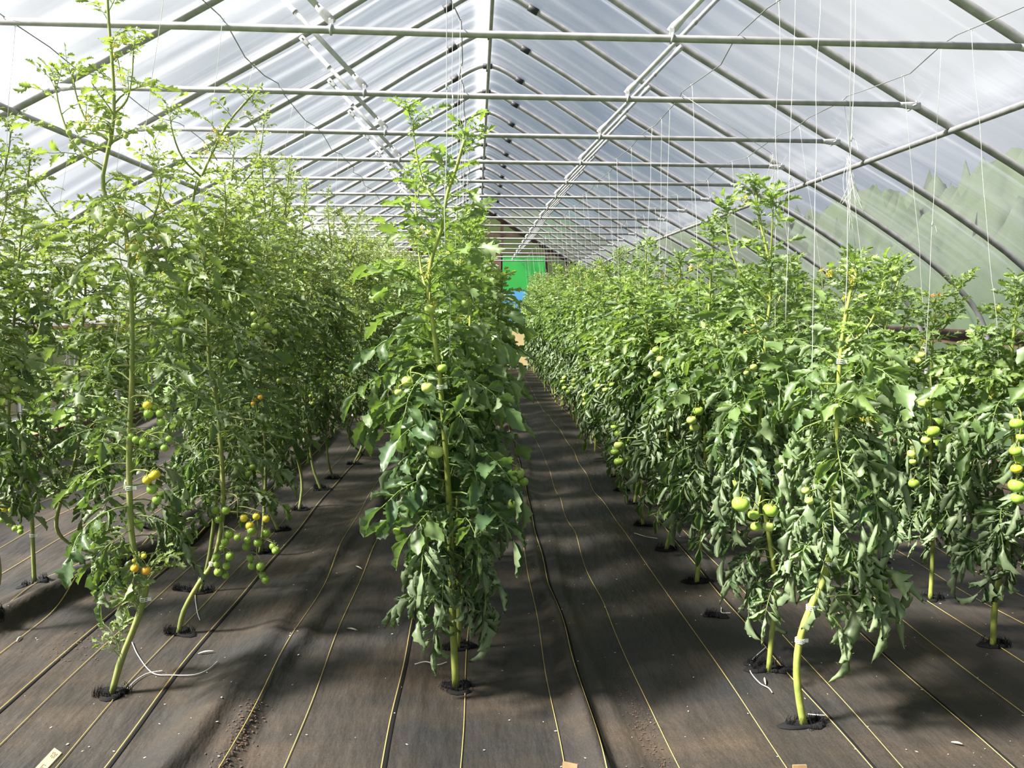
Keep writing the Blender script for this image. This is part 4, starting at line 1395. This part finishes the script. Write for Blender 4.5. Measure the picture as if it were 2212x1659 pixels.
def flakes(n, smin, smax, xr, yr, fn=None, zoff=0.004):
    g = Geo()
    for _ in range(n):
        y = yr[0] + (yr[1] - yr[0]) * rg.random() ** 1.5
        x = rg.uniform(*xr) if fn is None else fn(y)
        s = rg.uniform(smin, smax)
        a = rg.uniform(0, 6.28)
        c = np.array([x, y, fz(x, y) + zoff])
        u = np.array([math.cos(a), math.sin(a), 0]) * s
        v = np.array([-math.sin(a), math.cos(a), 0]) * s * rg.uniform(0.3, 0.8)
        h = np.array([0, 0, s * 0.35])
        g.add([c - u, c - v * .8, c + h, c + v * .8, c + u, c - u * .2 - v, c + u * .2 + v, c + h * .6], [[0, 1, 2, 3], [1, 4, 3, 2]])
    return g


o = flakes(520, 0.002, 0.0075, (-2.6, 2.8), (2.3, 8)).build('fallen_petal_litter', 'flake')
o['kind'] = 'stuff'
tag(o, 'pale dry petals and flakes scattered over the dark ground fabric', 'litter')
g = flakes(900, 0.0025, 0.007, None, (2.3, 9), lambda y: 0.55 + rg.normal(0, 0.03))
g2 = flakes(420, 0.0025, 0.008, None, (2.3, 3.0), lambda y: -0.99 + rg.normal(0, 0.03))
g3 = flakes(420, 0.003, 0.008, None, (3.4, 7.5), lambda y: -2.05 + 0.02 * y + rg.normal(0, 0.08))
for q in (g2, g3):
    for V, Q in zip(q.v, q.q):
        pass
gg = Geo()
for q in (g, g2, g3):
    gg.add(np.concatenate(q.v), np.concatenate(q.q))
o = gg.build('bark_crumb_litter', 'bark')
o['kind'] = 'stuff'
tag(o, 'reddish brown crumbs gathered in the low seams of the fabric', 'litter')
for i, (px, py, lab) in enumerate([(760, 1362, 'twig scrap left of the centre row'), (2068, 1610, 'pale orange dry leaf scrap at lower right'), (1652, 1475, 'dry orange leaf scrap by the second right stem'),
                                   (445, 1420, 'pale dry scrap right of the curved twine'), (40, 1385, 'pale straw scrap at the left edge'), (775, 1237, 'dry leaf scrap left of the centre row')]):
    p = at(px, py, Z=0)
    p[2] = fz(p[0], p[1]) + 0.006
    a = rg.uniform(0, PI)
    d = np.array([math.cos(a), math.sin(a), 0]) * rg.uniform(0.02, 0.035)
    tag(Geo().add(*tube(smooth_path([p - d, p + [0, 0, 0.006], p + d + [0.004, 0.006, 0.002]], 7), [0.001, 0.003, 0.004, 0.0045, 0.004, 0.003, 0.001], 5)).build('dry_scrap', 'flake'), lab, 'litter', 'dry scraps on the fabric')

# wooden row markers standing at the near edge
def marker(top_px, top_py, zt, lean, wdt, label, marks=False, yaw=0.0, foot=0.35):
    T = at(top_px, top_py, Z=zt)
    axis = unit(np.array([lean, 0.55, 0.45]) if marks else np.array([lean, 0.25, 0.9]))   # from foot to top
    side = unit(np.cross(axis, [0, 0, 1.0]))
    side = unit(side * math.cos(yaw) + np.cross(axis, side) * math.sin(yaw))
    nrm = np.cross(side, axis)
    if nrm[2] < 0:
        nrm = -nrm
    R = np.stack([side, axis, nrm], 1)
    ln = (zt - fz(T[0], T[1]) + 0.05) / axis[2]
    c = T - axis * ln / 2
    o = empty('plant_marker', T - axis * ln, label, 'marker', 'wooden row markers')
    Geo().add(*box(c - (T - axis * ln), (wdt, ln, 0.008), R)).build('lath', 'wood', o)
    if marks:
        g = Geo()
        def stroke(pts):
            P = [c - (T - axis * ln) + side * x + axis * (ln / 2 - y) + nrm * 0.0045 for x, y in pts]
            g.add(*tube(P, 0.0011, 4))
        for x0, y0 in ((-0.012, 0.010), (-0.004, 0.009), (0.004, 0.011), (0.011, 0.009), (-0.008, 0.019), (0.001, 0.020), (0.009, 0.018)):
            stroke([(x0, y0), (x0 + 0.004, y0 + 0.001), (x0 + 0.001, y0 + 0.005), (x0 + 0.005, y0 + 0.006)])
        stroke([(-0.004, 0.052), (-0.004, 0.070)])
        for yy in (0.052, 0.061, 0.070):
            stroke([(-0.004, yy), (0.010, yy - 0.001)])
        g.build('handwriting', 'ink', o)
    return o


marker(127, 1622, 0.16, 0.42, 0.05, 'pale wooden row marker with pencil writing at the left corner', True)
marker(1232, 1648, 0.13, 0.10, 0.05, 'pale wooden row marker tip before the centre row', False)
marker(1727, 1652, 0.13, 0.0, 0.046, 'pale wooden row marker tip before the row right of the aisle', False)

# ------------------------------------------------------------------ outside: grass and trees seen dimly through the film
def terrain(name, x0, x1, y0, y1, zf, m, nx=40, ny=60):
    X, Y = np.meshgrid(np.linspace(x0, x1, nx), np.linspace(y0, y1, ny), indexing='ij')
    V = np.stack([X, Y, zf(X, Y)], -1).reshape(-1, 3)
    i, j = np.meshgrid(np.arange(nx - 1), np.arange(ny - 1), indexing='ij')
    Q = np.stack([i * ny + j, (i + 1) * ny + j, (i + 1) * ny + j + 1, i * ny + j + 1], -1).reshape(-1, 4)
    return struct(Geo().add(V, Q).build(name, m))


terrain('ground', -60, 60, -40, 90, lambda X, Y: -0.12 - 0.0 * X, 'grass', 30, 30)
terrain('hill', 9.5, 34, -30, 60, lambda X, Y: -0.3 + 5.2 * np.clip((X - 9.5) / 5, 0, 1) ** 0.8 + np.clip((X - 10) / 3, 0, 1) * (0.6 * np.sin(Y * 0.7) + 0.5 * np.sin(Y * 1.9 + X) + np.random.default_rng(2).normal(0, 0.4, X.shape)), 'trees', 90, 420)
terrain('hill.001', -40, 40, 26, 46, lambda X, Y: -0.3 + 5.0 * np.clip((Y - 26) / 4, 0, 1) ** 0.8 + 0.6 * np.sin(X * 0.8) * np.clip((Y - 27) / 3, 0, 1), 'trees', 100, 30)

# ------------------------------------------------------------------ light
w = bpy.data.worlds.new('sky')
scene.world = w
w.use_nodes = True
nt = w.node_tree
for n in list(nt.nodes):
    nt.nodes.remove(n)
out = N(nt, 'OutputWorld')
bg = N(nt, 'Background')
tc = N(nt, 'TexCoord')
nz = N(nt, 'TexNoise')
nz.inputs['Scale'].default_value = 2.2
nz.inputs['Detail'].default_value = 6
nz.inputs['Roughness'].default_value = 0.55
nt.links.new(tc.outputs['Generated'], nz.inputs['Vector'])
rp = N(nt, 'ValToRGB')
e = rp.color_ramp.elements
e[0].position, e[0].color = 0.38, (0.20, 0.255, 0.35, 1)
e[1].position, e[1].color = 0.66, (0.47, 0.50, 0.55, 1)
nt.links.new(nz.outputs['Fac'], rp.inputs['Fac'])
prev = rp.outputs['Color']
for d, pw, f in (((0.50, 0.80, 0.40), 60, 0.6), ((-0.55, 0.80, 0.42), 40, 0.55), ((-0.7, -0.1, 0.7), 10, 0.6)):   # bright cloud banks
    d = unit(d)
    dt = N(nt, 'VectorMath', operation='DOT_PRODUCT')
    dt.inputs[1].default_value = tuple(d)
    nt.links.new(tc.outputs['Generated'], dt.inputs[0])
    mxm = N(nt, 'Math', operation='MAXIMUM')
    mxm.inputs[1].default_value = 0
    nt.links.new(dt.outputs['Value'], mxm.inputs[0])
    pwn = N(nt, 'Math', operation='POWER')
    pwn.inputs[1].default_value = pw
    nt.links.new(mxm.outputs[0], pwn.inputs[0])
    ml = N(nt, 'Math', operation='MULTIPLY')
    ml.inputs[1].default_value = f
    nt.links.new(pwn.outputs[0], ml.inputs[0])
    mc = N(nt, 'MixRGB')
    mc.inputs[2].default_value = (1.25, 1.2, 1.12, 1)
    nt.links.new(ml.outputs[0], mc.inputs[0])
    nt.links.new(prev, mc.inputs[1])
    prev = mc.outputs[0]
nt.links.new(prev, bg.inputs['Color'])
bg.inputs['Strength'].default_value = 0.85
nt.links.new(bg.outputs[0], out.inputs['Surface'])

sun = bpy.data.lights.new('sun', 'SUN')
sun.energy = 21.0
sun.angle = math.radians(8.0)
sun.color = (1.0, 0.93, 0.82)
so = bpy.data.objects.new('sun', sun)
COL.objects.link(so)
so.rotation_euler = Vector((0.66, 0.14, -0.74)).to_track_quat('-Z', 'Y').to_euler()

# ------------------------------------------------------------------ camera
cam = bpy.data.cameras.new('camera')
cam.sensor_fit = 'HORIZONTAL'
cam.sensor_width = 36.0
cam.lens = FPX / 2212 * 36.0
cam.clip_start = 0.05
cam.clip_end = 300
co = bpy.data.objects.new('camera', cam)
COL.objects.link(co)
fwd = Vector((math.sin(YAW) * math.cos(PITCH), math.cos(YAW) * math.cos(PITCH), -math.sin(PITCH)))
right = Vector((math.cos(YAW), -math.sin(YAW), 0))
up = right.cross(fwd)
cr, sr = math.cos(ROLL), math.sin(ROLL)
r2 = right * cr + up * sr
u2 = up * cr - right * sr
mx = Matrix((r2, u2, -fwd)).transposed().to_4x4()
mx.translation = (CAMX, 0, CAMH)
co.matrix_world = mx
scene.camera = co

scene.view_settings.view_transform = 'Standard'
scene.view_settings.look = 'None'
scene.view_settings.exposure = 0.42
scene.view_settings.gamma = 1.0
scene.view_settings.use_curve_mapping = False
scene.cycles.max_bounces = 8
scene.cycles.diffuse_bounces = 4
scene.cycles.glossy_bounces = 2
scene.cycles.transmission_bounces = 4
scene.cycles.transparent_max_bounces = 12
scene.cycles.use_adaptive_sampling = True
scene.cycles.adaptive_threshold = 0.03
scene.cycles.use_denoising = True
